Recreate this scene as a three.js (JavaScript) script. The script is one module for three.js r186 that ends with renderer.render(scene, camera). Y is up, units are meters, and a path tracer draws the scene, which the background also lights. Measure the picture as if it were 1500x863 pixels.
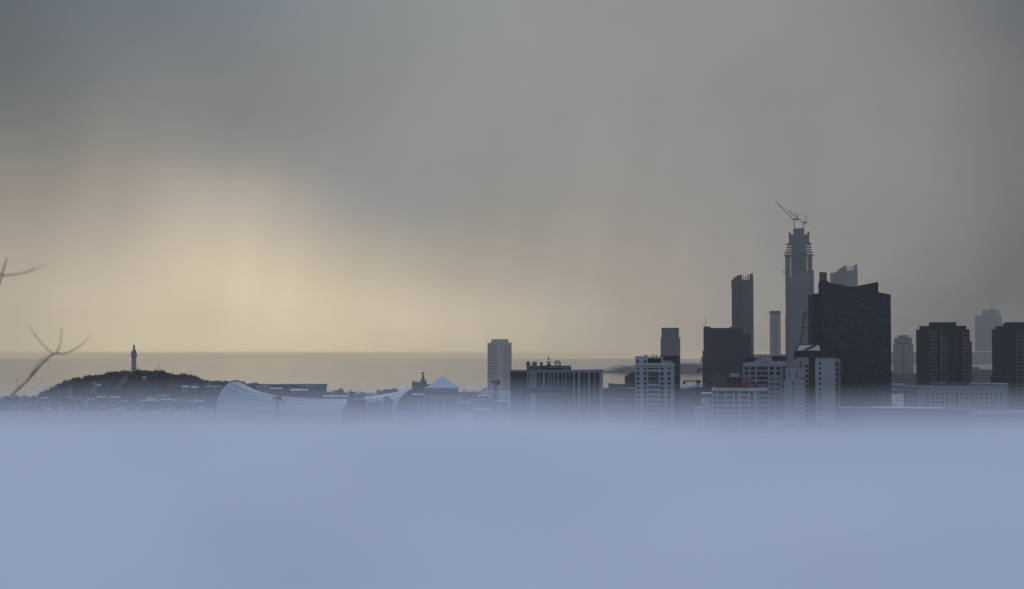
import * as THREE from 'three';
import { mergeGeometries, toCreasedNormals } from 'three/addons/utils/BufferGeometryUtils.js';

// ---------------------------------------------------------------- camera
const F = 2308, EYE = 50, HORIZON = 516;             // focal length in photograph pixels, height over the sea, row of the horizon
const camera = new THREE.PerspectiveCamera(2 * Math.atan(431.5 / F) * 180 / Math.PI, 1500 / 863, 0.02, 40000);
camera.position.set(0, EYE, 0);
camera.rotation.x = Math.atan((HORIZON - 431.5) / F);
camera.focus = 1500;
camera.userData.fStop = 2.25;
const scene = new THREE.Scene();
const renderer = new THREE.WebGLRenderer({ antialias: true });
renderer.toneMapping = THREE.LinearToneMapping;
renderer.toneMappingExposure = 1;
renderer.shadowMap.enabled = true;

// ---------------------------------------------------------------- seeded numbers and noise
function rng(seed) { let a = seed >>> 0; return () => { a = (a + 0x6D2B79F5) | 0; let t = Math.imul(a ^ (a >>> 15), 1 | a); t = (t + Math.imul(t ^ (t >>> 7), 61 | t)) ^ t; return ((t ^ (t >>> 14)) >>> 0) / 4294967296; }; }
const R = rng(7);
function hash(x, y) { let n = Math.imul(x, 374761393) + Math.imul(y, 668265263); n = Math.imul(n ^ (n >>> 13), 1274126177); return ((n ^ (n >>> 16)) >>> 0) / 4294967296; }
function vnoise(x, y) {
  const xi = Math.floor(x), yi = Math.floor(y); let u = x - xi, v = y - yi; u = u * u * (3 - 2 * u); v = v * v * (3 - 2 * v);
  return (hash(xi, yi) * (1 - u) + hash(xi + 1, yi) * u) * (1 - v) + (hash(xi, yi + 1) * (1 - u) + hash(xi + 1, yi + 1) * u) * v;
}
const fbm = (x, y, o = 4) => { let s = 0, a = .5, t = 0; for (let i = 0; i < o; i++) { s += a * vnoise(x, y); t += a; a *= .5; x = x * 2.03 + 17.1; y = y * 2.03 + 9.7; } return s / t; };
const clamp = (x, a = 0, b = 1) => Math.min(b, Math.max(a, x));
const sstep = (a, b, x) => { x = clamp((x - a) / (b - a)); return x * x * (3 - 2 * x); };
const lin = c => { c /= 255; return c <= .04045 ? c / 12.92 : ((c + .055) / 1.055) ** 2.4; };

// ---------------------------------------------------------------- sky: snow clouds with a warm gap low in the south west
const SKYX = [0, 150, 350, 550, 750, 950, 1150, 1350, 1500], SKYY = [512, 460, 400, 300, 200, 100, 0];
const SKY = [
  [[189,177,151],[203,190,160],[209,193,162],[199,186,158],[185,174,151],[168,159,143],[146,141,132],[126,122,115],[110,107,101]],
  [[188,176,152],[202,189,162],[211,196,166],[202,188,162],[187,176,154],[167,158,142],[147,142,133],[129,125,119],[112,109,103]],
  [[182,171,151],[194,182,160],[210,196,168],[184,174,152],[171,162,147],[161,153,141],[146,142,135],[132,129,123],[115,113,108]],
  [[155,147,135],[170,161,147],[183,174,158],[152,149,144],[154,150,142],[151,147,140],[143,141,136],[135,133,129],[118,116,113]],
  [[128,127,121],[140,137,130],[139,138,134],[143,143,140],[148,147,144],[146,145,141],[142,141,138],[135,134,131],[119,119,117]],
  [[109,113,113],[122,125,125],[129,131,130],[138,140,138],[146,147,144],[144,144,142],[141,140,138],[133,133,131],[116,117,117]],
  [[101,106,108],[112,118,121],[121,127,130],[134,138,138],[142,144,142],[141,142,139],[138,138,136],[129,130,129],[108,111,112]],
].map(r => r.map(c => c.map(lin)));
const SKY_MEAN = [0.235, 0.24, 0.245], ZENITH = [0.295, 0.40, 0.635];
const AIR = [0.213, 0.204, 0.189], DENSITY = 0.00008, SEA_END = 12000, HAZE_TOP = 345;
const cubic = (a, b, c, d, t) => b + .5 * t * (c - a + t * (2 * a - 5 * b + 4 * c - d + t * (3 * (b - c) + d - a)));
const slot = (A, x) => { let i = 0; while (i < A.length - 2 && (A[1] > A[0] ? x > A[i + 1] : x < A[i + 1])) i++; return [i, clamp((x - A[i]) / (A[i + 1] - A[i]))]; };
function skyGrid(px, py, out) {
  const [i, s] = slot(SKYX, px), [j, t] = slot(SKYY, py), n = SKYX.length - 1, m = SKYY.length - 1;
  for (let k = 0; k < 3; k++) {
    const row = q => { const r = SKY[clamp(q, 0, m)]; return cubic(r[clamp(i - 1, 0, n)][k], r[i][k], r[i + 1][k], r[clamp(i + 2, 0, n)][k], s); };
    out[k] = cubic(row(j - 1), row(j), row(j + 1), row(j + 2), t);
  }
}
function makeSky() {
  const W = 4096, H = 2048, a = new Float32Array(W * H * 4), c = [0, 0, 0];
  for (let y = 0; y < H; y++) {
    const e = ((y + .5) / H - .5) * Math.PI;
    for (let x = 0; x < W; x++) {
      const o = (y * W + x) * 4; a[o + 3] = 1;
      if (e <= 0) { a[o] = .70; a[o + 1] = .60; a[o + 2] = .39; continue; }     // the far sea beyond the built sheet
      let az = ((x + .5) / W - .25) * 2 * Math.PI; if (az > Math.PI) az -= 2 * Math.PI;
      const aside = Math.abs(az), tz = Math.tan(clamp(az, -1.2, 1.2)), px = 750 + F * tz, py = HORIZON - F * Math.tan(Math.min(e, 1.4)) * (aside < 1.2 ? Math.hypot(1, tz) : 1.5);
      skyGrid(clamp(px, 0, 1500), clamp(py, 0, 512), c);
      // snow shafts drifting down to the left, and soft cloud
      if (aside < .7 && e < .6) {
        const sx = px + py * .2;
        const f = 1 + .15 * (fbm(sx / 105 + 2, py / 700 + 3, 3) - .5) * sstep(60, 260, py) * (1 - .65 * sstep(380, 500, py)) + .17 * (fbm(px / 230 + 9, py / 150, 5) - .5) + .04 * (fbm(sx / 26, py / 240 + 40, 3) - .5) * sstep(40, 200, py);
        c[0] *= f; c[1] *= f; c[2] *= f * 1.015;
      }
      const away = sstep(.34, 1.3, aside), up = sstep(.18, .75, e);
      for (let k = 0; k < 3; k++) {
        let v = c[k] + (SKY_MEAN[k] - c[k]) * away;
        v += (ZENITH[k] - v) * up;
        const L = Math.min(SEA_END * 1.05, HAZE_TOP / Math.tan(e)) / Math.cos(e), T = Math.exp(-DENSITY * L);
        a[o + k] = Math.max((v - (1 - T) * AIR[k]) / T, .05);                // what lies behind the built air
      }
    }
  }
  const t = new THREE.DataTexture(a, W, H, THREE.RGBAFormat, THREE.FloatType);
  t.mapping = THREE.EquirectangularReflectionMapping; t.magFilter = THREE.LinearFilter; t.minFilter = THREE.LinearFilter; t.needsUpdate = true;
  return t;
}
scene.background = makeSky(); scene.environment = scene.background;

// the sun, veiled by the snow cloud over the bright gap
const sun = new THREE.DirectionalLight(new THREE.Color(1, .9, .74), .5);
{ const az = -9.8 * Math.PI / 180, el = 40 * Math.PI / 180;
  sun.position.set(Math.sin(az) * Math.cos(el), Math.sin(el), -Math.cos(az) * Math.cos(el)).multiplyScalar(6000).add(new THREE.Vector3(0, 0, -1500));
  sun.target.position.set(0, 0, -1500); scene.add(sun, sun.target);
  sun.castShadow = true; sun.shadow.radius = 60; sun.shadow.mapSize.set(2048, 2048);
  Object.assign(sun.shadow.camera, { left: -1500, right: 1500, top: 1500, bottom: -1500, near: 10, far: 12000 }); }
scene.fog = new THREE.FogExp2(new THREE.Color(.95, .885, .77), DENSITY);

// ---------------------------------------------------------------- textures and materials
function noiseTexture(n, f) {
  const a = new Uint8Array(n * n * 4);
  for (let y = 0; y < n; y++) for (let x = 0; x < n; x++) { const v = f(x / n, y / n); const o = (y * n + x) * 4; for (let k = 0; k < 3; k++) a[o + k] = clamp(Array.isArray(v) ? v[k] : v) * 255; a[o + 3] = 255; }
  const t = new THREE.DataTexture(a, n, n); t.wrapS = t.wrapT = THREE.RepeatWrapping; t.magFilter = THREE.LinearFilter; t.minFilter = THREE.LinearMipmapLinearFilter; t.generateMipmaps = true; t.colorSpace = THREE.SRGBColorSpace; t.needsUpdate = true; return t;
}
const tile = (fn, p) => (u, v) => { const bl = (a, b, t) => a + (b - a) * t; const s = sstep(.75, 1, u), t = sstep(.75, 1, v); return bl(bl(fn(u * p, v * p), fn((u - 1) * p, v * p), s), bl(fn(u * p, (v - 1) * p), fn((u - 1) * p, (v - 1) * p), s), t); };
const stainMap = noiseTexture(256, (u, v) => .80 + .2 * tile((a, b) => .5 * fbm(a * 3, b * .45, 4) + .5 * fbm(a + 5, b + 3, 5), 9)(u, v));
const snowMap = noiseTexture(256, (u, v) => .9 + .1 * tile((a, b) => fbm(a, b, 5), 8)(u, v));
const groundMap = noiseTexture(512, (u, v) => { const n = tile((a, b) => fbm(a, b, 6), 14)(u, v), s = sstep(.52, .64, n); const m = tile((a, b) => fbm(a + 70, b, 5), 30)(u, v); return [.42 + s * .22 + m * .12, .42 + s * .235 + m * .12, .44 + s * .26 + m * .11]; });
const waveMap = noiseTexture(512, (u, v) => tile((a, b) => fbm(a, b * 3, 5), 18)(u, v)); waveMap.colorSpace = THREE.NoColorSpace;
const lumpMap = noiseTexture(256, (u, v) => tile((a, b) => fbm(a, b, 6), 10)(u, v)); lumpMap.colorSpace = THREE.NoColorSpace;

const mats = {};
function M(r, g, b, rough = .8, extra = {}) { const k = [r, g, b, rough, JSON.stringify(extra)].join(); return mats[k] ??= Object.assign(new THREE.MeshStandardMaterial({ color: new THREE.Color().setRGB(r, g, b), roughness: rough }), extra); }
function wallMat(r, g, b, rough = .85) { const k = 'w' + [r, g, b, rough]; if (!mats[k]) { mats[k] = new THREE.MeshStandardMaterial({ color: new THREE.Color().setRGB(r, g, b), roughness: rough, map: stainMap }); } return mats[k]; }
const snow = new THREE.MeshStandardMaterial({ color: new THREE.Color().setRGB(.86, .89, .93), roughness: .95, map: snowMap });
const oldSnow = new THREE.MeshStandardMaterial({ color: new THREE.Color().setRGB(.58, .59, .62), roughness: .95, map: snowMap });
const glassD = [M(.016, .021, .03, .18), M(.022, .028, .038, .2), M(.035, .04, .05, .25), M(.075, .077, .08, .5)];
const pickGlass = () => glassD[[0, 0, 0, 1, 1, 2, 2, 3][Math.floor(R() * 8)]];
const iron = M(.05, .045, .045, .6), rust = M(.22, .055, .035, .7), orange = M(.42, .12, .045, .65), steel = M(.25, .26, .28, .5);

// ---------------------------------------------------------------- helpers
const used = {};
const numbered = n => { const k = used[n] = (used[n] ?? -1) + 1; return k ? `${n}_${String(k).padStart(3, '0')}` : n; };
const shade = o => { o.castShadow = o.receiveShadow = true; return o; };
const UNIT = new THREE.BoxGeometry(1, 1, 1);
function mesh(name, geometry, material, parent) { const m = shade(new THREE.Mesh(geometry, material)); m.name = name; parent.add(m); return m; }
function structure(name, geometry, material) { const m = mesh(name, geometry, material, scene); m.userData.kind = 'structure'; return m; }
function boxAt(name, cx, cy, cz, w, h, d, mat, parent) {
  if (mat.map) {                                     // uv in metres where there is grain to see
    const g = new THREE.BoxGeometry(w, h, d), uv = g.attributes.uv, off = R() * 9;
    for (let i = 0; i < uv.count; i++) { const f = Math.floor(i / 4), a = f < 2 ? d : w, b = f < 2 || f > 3 ? h : d; uv.setXY(i, uv.getX(i) * a / 14 + off, uv.getY(i) * b / 14 + off); }
    const m = mesh(name, g, mat, parent); m.position.set(cx, cy, cz); return m;
  }
  const m = mesh(name, UNIT, mat, parent); m.position.set(cx, cy, cz); m.scale.set(w, h, d); return m;
}
// a bar of square section between two points
function barGeo(a, b, w, h = w) {
  const A = new THREE.Vector3(...a), B = new THREE.Vector3(...b), g = new THREE.BoxGeometry(w, A.distanceTo(B), h);
  g.applyQuaternion(new THREE.Quaternion().setFromUnitVectors(new THREE.Vector3(0, 1, 0), B.clone().sub(A).normalize())); const m = A.add(B).multiplyScalar(.5); g.translate(m.x, m.y, m.z); return g;
}
// A site: a thing that stands at column px0 of the picture, d metres away, turned to face the lookout; its parts are laid out by columns and rows measured there.
const GROUND = 4;
function site(name, label, category, d, pxc, { ground = GROUND, turn = 0, group } = {}) {
  const g = new THREE.Group(); g.name = numbered(name); g.userData = { label, category }; if (group) g.userData.group = group;
  const th = Math.atan((pxc - 750) / F), sx = d / F * Math.cos(th), sy = d / F;
  g.position.set((pxc - 750) / F * d, ground, -d); g.rotation.y = -th + turn; scene.add(g);
  const X = px => (px - pxc) * sx, Y = py => EYE - (py - HORIZON) * sy - ground;
  const box = (nm, x0, x1, y0, y1, z1, z0, mat, parent = g) => { const a = X(x0), b = X(x1), p = Y(y0), q = y1 === null ? 0 : Y(y1); return boxAt(nm, (a + b) / 2, (p + q) / 2, (z0 + z1) / 2, b - a, p - q, Math.abs(z1 - z0), mat, parent); };
  const poly = (nm, pts, z1, z0, mat, parent = g) => { const s = new THREE.Shape(pts.map(([x, y]) => new THREE.Vector2(X(x), y === null ? 0 : Y(y)))); const e = new THREE.ExtrudeGeometry(s, { depth: Math.abs(z1 - z0), bevelEnabled: false }); e.translate(0, 0, Math.min(z0, z1)); if (mat.map) { const uv = e.attributes.uv; for (let i = 0; i < uv.count; i++) uv.setXY(i, uv.getX(i) / 14, uv.getY(i) / 14); } return mesh(nm, e, mat, parent); };
  const bars = (nm, list, w, z, mat, parent = g) => mesh(nm, mergeGeometries(list.map(([x0, y0, x1, y1, ww, za = z, zb = z]) => barGeo([X(x0), Y(y0), za], [X(x1), Y(y1), zb], ww ?? w))), mat, parent);
  return { g, X, Y, sx, sy, box, poly, bars, d };
}
// Rows of windows between real piers and floor bands. cols: [x0, x1] of each opening; rows run down from y0 at the pitch to the ground.
function facade(S, { x0, x1, y0, pitch, cols, sill = .4, rows, wall, z = 0, back = -18, glass, bandName = 'spandrel', pierName = 'pier', top, proud = .12, windows = true, coreMat }) {
  S.box('core', x0 + .05, x1 - .05, top ?? y0, null, z - .55, back, coreMat ?? glassD[0]);
  const floors = rows ?? Math.floor((S.Y(y0)) / (pitch * S.sy)), yEnd = y0 + floors * pitch;
  for (let r = 0; r <= floors; r++) { const ya = y0 + r * pitch - (r ? sill * pitch * .5 : sill * pitch), yb = r === floors ? null : y0 + r * pitch + sill * pitch * .5; S.box(bandName, x0, x1, ya, yb, z, z - .6, wall); }
  let edge = x0;
  for (const [a, b] of [...cols, [x1, x1]]) { if (a > edge + .01) S.box(pierName, edge - (edge === x0 ? .05 : 0), a + (a === x1 ? .05 : 0), y0 - sill * pitch, null, z + proud, z - .62, wall); edge = b; }
  if (windows) for (let r = 0; r < floors; r++) for (const [a, b] of cols) S.box('window', a, b, y0 + (r + sill * .5) * pitch, y0 + (r + 1 - sill * .5) * pitch, z - .3, z - .36, glass ? glass() : pickGlass());
  if (windows) for (let r = 0; r < floors; r++) for (const [a, b] of cols) if (R() < .3) { const c = a + (b - a) * (.2 + R() * .5); S.box('air_conditioner', c, c + 1.3, y0 + (r + 1 - sill * .42) * pitch, y0 + (r + 1 - sill * .42) * pitch + 1, z + .5, z, M(.5, .5, .5, .7)); }
  return yEnd;
}
// small pieces become children of the part they sit on
function nest(S, part, ...names) { S.g.updateMatrixWorld(true); const p = S.g.children.find(c => c.name === part); for (const c of S.g.children.filter(c => names.includes(c.name))) p.attach(c); }
const cols = (x0, x1, n, frac) => Array.from({ length: n }, (_, i) => { const w = (x1 - x0) / n, c = x0 + (i + .5) * w; return [c - w * frac / 2, c + w * frac / 2]; });
const glyph = (S, nm, x0, x1, y0, y1, strokes, w, z, mat, parent) => { const ux = u => x0 + (x1 - x0) * u, uy = v => y0 + (y1 - y0) * v; return S.bars(nm, strokes.flatMap(p => p.slice(1).map((q, i) => [ux(p[i][0]), uy(p[i][1]), ux(q[0]), uy(q[1])])), w, z, mat, parent); };

// ================================================================ THE SETTING
// sea
{ const g = new THREE.PlaneGeometry(14000, SEA_END, 1, 1); g.rotateX(-Math.PI / 2); g.translate(0, 0, -SEA_END / 2 - 20); const uv = g.attributes.uv; for (let i = 0; i < 4; i++) uv.setXY(i, uv.getX(i) * 14000 / 180, uv.getY(i) * SEA_END / 180);
  structure('sea', g, new THREE.MeshStandardMaterial({ color: new THREE.Color().setRGB(.035, .05, .055), roughness: .115, bumpMap: waveMap, bumpScale: .125 })); }
// snowy town ground, its shore running out to the right
{ const P = (px, d) => [(px - 750) / F * d, d];
  const pts = [[-900, 60], P(-420, 1530), P(20, 1545), P(60, 1570), P(90, 1680), P(340, 1760), P(400, 1880), P(560, 1790), P(640, 1730), P(705, 1850), P(708, 2020), P(760, 2020), P(780, 1850), P(850, 1800), P(990, 2050), P(1028, 2300), P(1036, 4400), P(1060, 8400), P(2000, 8400), [1800, 60]];
  const s = new THREE.Shape(pts.map(([x, d]) => new THREE.Vector2(x, d))), g = new THREE.ExtrudeGeometry(s, { depth: 5, bevelEnabled: false });
  const uv = g.attributes.uv; for (let i = 0; i < uv.count; i++) uv.setXY(i, uv.getX(i) / 70, uv.getY(i) / 90);
  g.rotateX(-Math.PI / 2); g.translate(0, -1, 0);
  structure('ground', g, new THREE.MeshStandardMaterial({ map: groundMap, roughness: .95 })); }
// the snow covered hillside of the lookout: a heaped crest just before the lens, then a slope down to the town
const crestPx = x => { const px = 750 + x / .62 * F; return 79 + 9 * sstep(820, 1130, px) - 3 * sstep(1250, 1500, px) + 7 * (fbm(px / 230 + 4, 2, 3) - .5) + 1.5 * Math.sin(px / 140) - 2 * sstep(-200, 300, px) * (1 - sstep(300, 700, px)); };
function hillY(x, z) {
  const t = -z, D = crestPx(clamp(x, -1.2, 1.2)) / F * .62;
  let drop;
  if (t <= .62) { const q = .62 - t; drop = D + .30 * (Math.sqrt(q * q + .0016) - .04); if (drop > 1.2) drop = 1.2 + .35 * (1 - Math.exp(-(drop - 1.2) / .35)); }
  else { const q = t - .62; drop = D + .42 * (Math.sqrt(q * q + .004) - .0632); }
  const near = Math.exp(-Math.abs(t - .62) * .8), away = 1 - Math.exp(-((t - .62) ** 2) / .006);
  drop += away * (.07 * (fbm(x * 9 + 3, z * 9, 3) - .5) * near + .055 * (fbm(x * 2.2, z * 2.2 + 8, 3) - .5) * Math.min(1, Math.abs(t - .6) * 2)) + (t > 3 ? .5 * (fbm(x * .2, z * .2, 4) - .5) * Math.min(1, (t - 3) / 6) : 0);
  return EYE - drop;
}
{ const nx = 300, nz = 280, xs = [], zs = [];
  for (let i = 0; i <= nx; i++) { const s = i / nx * 2 - 1; xs.push(Math.sign(s) * (Math.abs(s) * 1.2 + 180 * Math.abs(s) ** 9)); }
  for (let j = 0; j <= nz; j++) { const s = j / nz; zs.push(s < .5 ? 8 * (1 - s * 2) ** 2.6 - .25 : -.25 - .9 * (s * 2 - 1) - 112 * (s * 2 - 1) ** 5); }
  const pos = [], uv = [], idx = [];
  for (const z of zs) for (const x of xs) { pos.push(x, hillY(x, z), z); uv.push(x * .6, z * .6); }
  for (let j = 0; j < nz; j++) for (let i = 0; i < nx; i++) { const a = j * (nx + 1) + i, b = a + 1, c = a + nx + 1, d = c + 1; idx.push(a, b, c, b, d, c); }
  const g = new THREE.BufferGeometry(); g.setAttribute('position', new THREE.Float32BufferAttribute(pos, 3)); g.setAttribute('uv', new THREE.Float32BufferAttribute(uv, 2)); g.setIndex(idx); g.computeVertexNormals();
  const m = new THREE.MeshStandardMaterial({ color: new THREE.Color().setRGB(.87, .90, .94), roughness: .95, map: snowMap, bumpMap: lumpMap, bumpScale: .01 });
  structure('snowy_hillside', g, m); }
// the wooded lighthouse headland
const RIDGE = [[40, 590], [66, 588], [76, 577], [90, 566], [105, 558], [125, 553], [145, 551], [160, 547], [195, 544], [235, 545], [246, 549], [275, 551], [300, 558], [330, 561], [372, 563], [400, 571], [440, 580]];
const HD = 1620, hillTop = px => { let i = 0; while (i < RIDGE.length - 2 && px > RIDGE[i + 1][0]) i++; const [a, b] = [RIDGE[i], RIDGE[i + 1]], t = clamp((px - a[0]) / (b[0] - a[0])); return EYE - (a[1] + (b[1] - a[1]) * t - HORIZON) / F * HD - 3.2; };
const headY = (px, w) => 1 + (Math.max(hillTop(px), 1.2) - 1) * Math.max(0, Math.cos(w * Math.PI / 2)) ** .75 + 1.2 * (fbm(px / 9, w * 5, 3) - .5) * (1 - w * w);
{ const pos = [], uv = [], idx = [], nu = 120, nv = 36;
  for (let j = 0; j <= nv; j++) for (let i = 0; i <= nu; i++) { const w = j / nv * 2 - 1, px = 42 + (440 - 42) * i / nu, z = -HD + w * 75; pos.push((px - 750) / F * HD, headY(px, w), z); uv.push((px - 40) / 100, w * 1.4); }
  for (let j = 0; j < nv; j++) for (let i = 0; i < nu; i++) { const a = j * (nu + 1) + i, b = a + 1, c = a + nu + 1, d = c + 1; idx.push(a, c, b, b, c, d); }
  const g = new THREE.BufferGeometry(); g.setAttribute('position', new THREE.Float32BufferAttribute(pos, 3)); g.setAttribute('uv', new THREE.Float32BufferAttribute(uv, 2)); g.setIndex(idx); g.computeVertexNormals();
  const map = noiseTexture(256, (u, v) => { const s = sstep(.66, .76, tile((a, b) => fbm(a, b * 2, 5), 12)(u, v)); return [.33 + s * .38, .32 + s * .4, .32 + s * .43]; });
  structure('headland', g, new THREE.MeshStandardMaterial({ map, roughness: .95 })); }
// far spit across the bay
function spit(name, d, pts) { const s = new THREE.Shape(pts.map(([px, py]) => new THREE.Vector2((px - 750) / F * d, py === null ? -1 : EYE - (py - HORIZON) / F * d))); const g = new THREE.ExtrudeGeometry(s, { depth: 160, bevelEnabled: true, bevelSize: 3, bevelThickness: 30, bevelSegments: 2 }); g.translate(0, 0, -d - 160); structure(name, g, M(.33, .295, .25, .95)); }
spit('spit', 3900, [[860, null], [868, 545], [893, 543], [906, 539], [914, 537.5], [945, 537], [985, 535], [1004, 533], [1020, 533.5], [1046, 535], [1050, null]]);

spit('added_haze_ridge', 6000, [[1034, null], [1036, 524], [1090, 520], [1180, 519], [1300, 516.5], [1420, 516], [1560, 515], [1700, 517], [1702, null]]);  // added ridge in haze colour, covers the bright strip at the horizon

// ================================================================ TREES
// a crown of many small faces spread through a volume
function crownGeo(r, n, w, h, size, lift) {
  const pos = [], nor = [];
  for (let i = 0; i < n; i++) {
    let x, y, z; do { x = r() * 2 - 1; y = r() * 2 - 1; z = r() * 2 - 1; } while (x * x + y * y + z * z > 1);
    const k = .72 + .5 * fbm(Math.atan2(z, x) * 1.6 + 9, y * 2.2 + i % 3, 2); x *= w * k; z *= w * k; y = lift + (y * .5 + .5) * h * k;
    const a = new THREE.Vector3(r() - .5, r() - .5, r() - .5).normalize(), b = new THREE.Vector3(r() - .5, r() - .5, r() - .5).cross(a).normalize(), s = size * (.6 + r() * .8), c = new THREE.Vector3(x, y, z), nn = a.clone().cross(b).normalize();
    for (const [p, q] of [[-.5, -.3], [.5, -.3], [0, .7]]) { const v = c.clone().addScaledVector(a, p * s).addScaledVector(b, q * s); pos.push(v.x, v.y, v.z); nor.push(nn.x, nn.y, nn.z); }
  }
  const g = new THREE.BufferGeometry(); g.setAttribute('position', new THREE.Float32BufferAttribute(pos, 3)); g.setAttribute('normal', new THREE.Float32BufferAttribute(nor, 3)); return g;
}
const plain = g => { g = g.index ? g.toNonIndexed() : g; g.deleteAttribute('uv'); return g; };
const trunkGeo = (h, r0) => { const g = new THREE.CylinderGeometry(r0 * .35, r0, h, 6); g.translate(0, h / 2, 0); return plain(g); };
{ const r = rng(21), leaf = M(.105, .10, .095, .95);
  const kinds = [crownGeo(r, 120, 2.3, 4.2, .75, 1.2), crownGeo(r, 90, 2.7, 3.4, .7, 1.4), crownGeo(r, 140, 1.9, 4.8, .7, 1)];
  kinds.forEach((crown, kind) => {
    const g = mergeGeometries([crown, trunkGeo(2.6, .16)]), n = 520, m = shade(new THREE.InstancedMesh(g, leaf, n)), o = new THREE.Object3D(), c = new THREE.Color();
    for (let i = 0; i < n; i++) {
      let px, w; do { px = 62 + r() * 320; w = r() * 1.5 - .55; } while (hillTop(px) < 3 || (Math.abs(px - 196) < 5 && Math.abs(w) < .3) || fbm(px / 14 + 50, w * 4, 2) < .36);
      const s = .62 + r() * .5; o.position.set((px - 750) / F * HD, headY(px, w) - .3, -HD + w * 75); o.scale.set(s * (.85 + r() * .4), s * (.75 + r() * .4), s); o.rotation.y = r() * 6.3; o.updateMatrix(); m.setMatrixAt(i, o.matrix);
      const t = .75 + r() * .6; m.setColorAt(i, c.setRGB(t, t * (.94 + r() * .1), t * (.9 + r() * .14)));
    }
    m.name = numbered('woodland'); m.userData = { kind: 'stuff', label: ['dark winter woodland covering the lighthouse headland', 'low scrubby bare trees among the headland woodland', 'taller slim trees among the headland woodland'][kind], category: 'woodland' }; scene.add(m);
  });
  // trees that stand out on the skyline of the headland
  const proto = (() => { const g = new THREE.Group(); mesh('crown', crownGeo(r, 260, 1.9, 4.2, .75, .9), M(.075, .08, .075, .95), g); mesh('trunk', trunkGeo(3, .18), M(.05, .04, .035, .95), g); return g; })();
  for (const [px, s, lab] of [[209, .95, 'dark rounded evergreen close beside the lighthouse'], [228, 1.0, 'dark evergreen next to the thin mast on the headland crest'], [241, 1.25, 'broad dark evergreen at the drop of the headland crest'], [268, .8, 'evergreen beside the second thin mast on the headland'], [272, .95, 'bushy evergreen touching the second headland mast'], [316, .9, 'evergreen on the low end of the headland above the arched hall'], [160, .7, 'small evergreen on the seaward side of the headland crest'], [128, .8, 'evergreen on the seaward slope of the headland']]) {
    const t = proto.clone(); t.name = numbered('evergreen_tree'); t.userData = { label: lab, category: 'tree', group: 'evergreens on the headland skyline' }; t.position.set((px - 750) / F * HD, headY(px, -.02) - .4, -HD + 1.5); t.scale.setScalar(s); t.rotation.y = px; scene.add(t);
  } }
// the bare tree on the slope before the lookout
{ const d = 11.2, P = (px, py, dz = 0) => new THREE.Vector3((px - 750) / F * d, EYE - (py - HORIZON) / F * d, -d + dz);
  const bark = new THREE.MeshStandardMaterial({ color: new THREE.Color().setRGB(.085, .07, .058), roughness: .95, map: stainMap });
  const root = new THREE.Group(); root.name = 'bare_tree'; root.userData = { label: 'leafless tree on the snowy slope reaching thin twigs over the bay', category: 'tree' };
  const bx = (-130 - 750) / F * d, by = hillY(bx, -d) - .15; root.position.set(bx, by, -d); scene.add(root);
  const taper = (name, pts, r0, r1, parent = root) => {
    const c = new THREE.CatmullRomCurve3(pts), n = pts.length * 6, m = 7, fr = c.computeFrenetFrames(n, false), pos = [], idx = [], uv = [];
    for (let i = 0; i <= n; i++) { const t = i / n, p = c.getPointAt(t), r = .88 * (r0 + (r1 - r0) * t) * (1 + .3 * (fbm(t * 14 + r0 * 900, 3, 2) - .5)); for (let k = 0; k <= m; k++) { const a = k / m * 6.2832, v = p.clone().addScaledVector(fr.normals[i], Math.cos(a) * r).addScaledVector(fr.binormals[i], Math.sin(a) * r).sub(root.position); pos.push(v.x, v.y, v.z); uv.push(k / m * .4, t * 3); } }
    for (let i = 0; i < n; i++) for (let k = 0; k < m; k++) { const a = i * (m + 1) + k, b = a + m + 1; idx.push(a, b, a + 1, b, b + 1, a + 1); }
    const g = new THREE.BufferGeometry(); g.setAttribute('position', new THREE.Float32BufferAttribute(pos, 3)); g.setAttribute('uv', new THREE.Float32BufferAttribute(uv, 2)); g.setIndex(idx); g.computeVertexNormals(); return mesh(name, g, bark, parent);
  };
  taper('trunk', [new THREE.Vector3(bx, by, -d), P(-134, 1000), P(-126, 850, .1), P(-118, 720), P(-128, 560, -.1), P(-120, 380, -.2), P(-140, 200)], .075, .022);
  const low = taper('branch', [P(-121, 760), P(-60, 690, .06), P(0, 604, .05), P(22, 577, .03), P(43, 555), P(62, 533), P(72, 523), P(83, 517)], .0175, .0055);
  taper('twig', [P(42, 556), P(50, 543), P(57, 531), P(66, 521)], .004, .0018, low);
  taper('twig', [P(79, 519.5), P(70, 509, .05), P(60, 496, .08), P(49, 477, .1)], .0042, .0016, low);
  taper('twig', [P(83, 517.5), P(86, 511), P(85.5, 500, -.06), P(84.5, 478, -.1)], .0045, .0016, low);
  taper('twig', [P(82, 517.5), P(92, 518.5), P(108, 514, .05), P(124, 506, .1), P(141, 491, .14)], .005, .0016, low);
  const high = taper('branch', [P(-127, 540), P(-70, 480, .1), P(-16, 440, .04), P(-4, 420), P(2, 403), P(5, 391), P(8.5, 379)], .015, .0045);
  taper('twig', [P(1, 404), P(20, 402), P(38, 399.5, .04), P(56, 394.5, .06), P(72, 388, .08)], .005, .0016, high);
  taper('twig', [P(63, 532), P(70, 528.5), P(76, 527.5)], .0026, .0012, low); taper('twig', [P(28, 571), P(26, 560), P(27, 551)], .003, .0012, low); taper('twig', [P(36, 400), P(44, 395), P(49, 389)], .0022, .001, high);
  taper('twig', [P(0, 402), P(-8, 390), P(-14, 374)], .005, .002, high);
  taper('branch', [P(-122, 420), P(-80, 330, .1), P(-52, 240, .2), P(-44, 150, .2)], .014, .004); }

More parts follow.
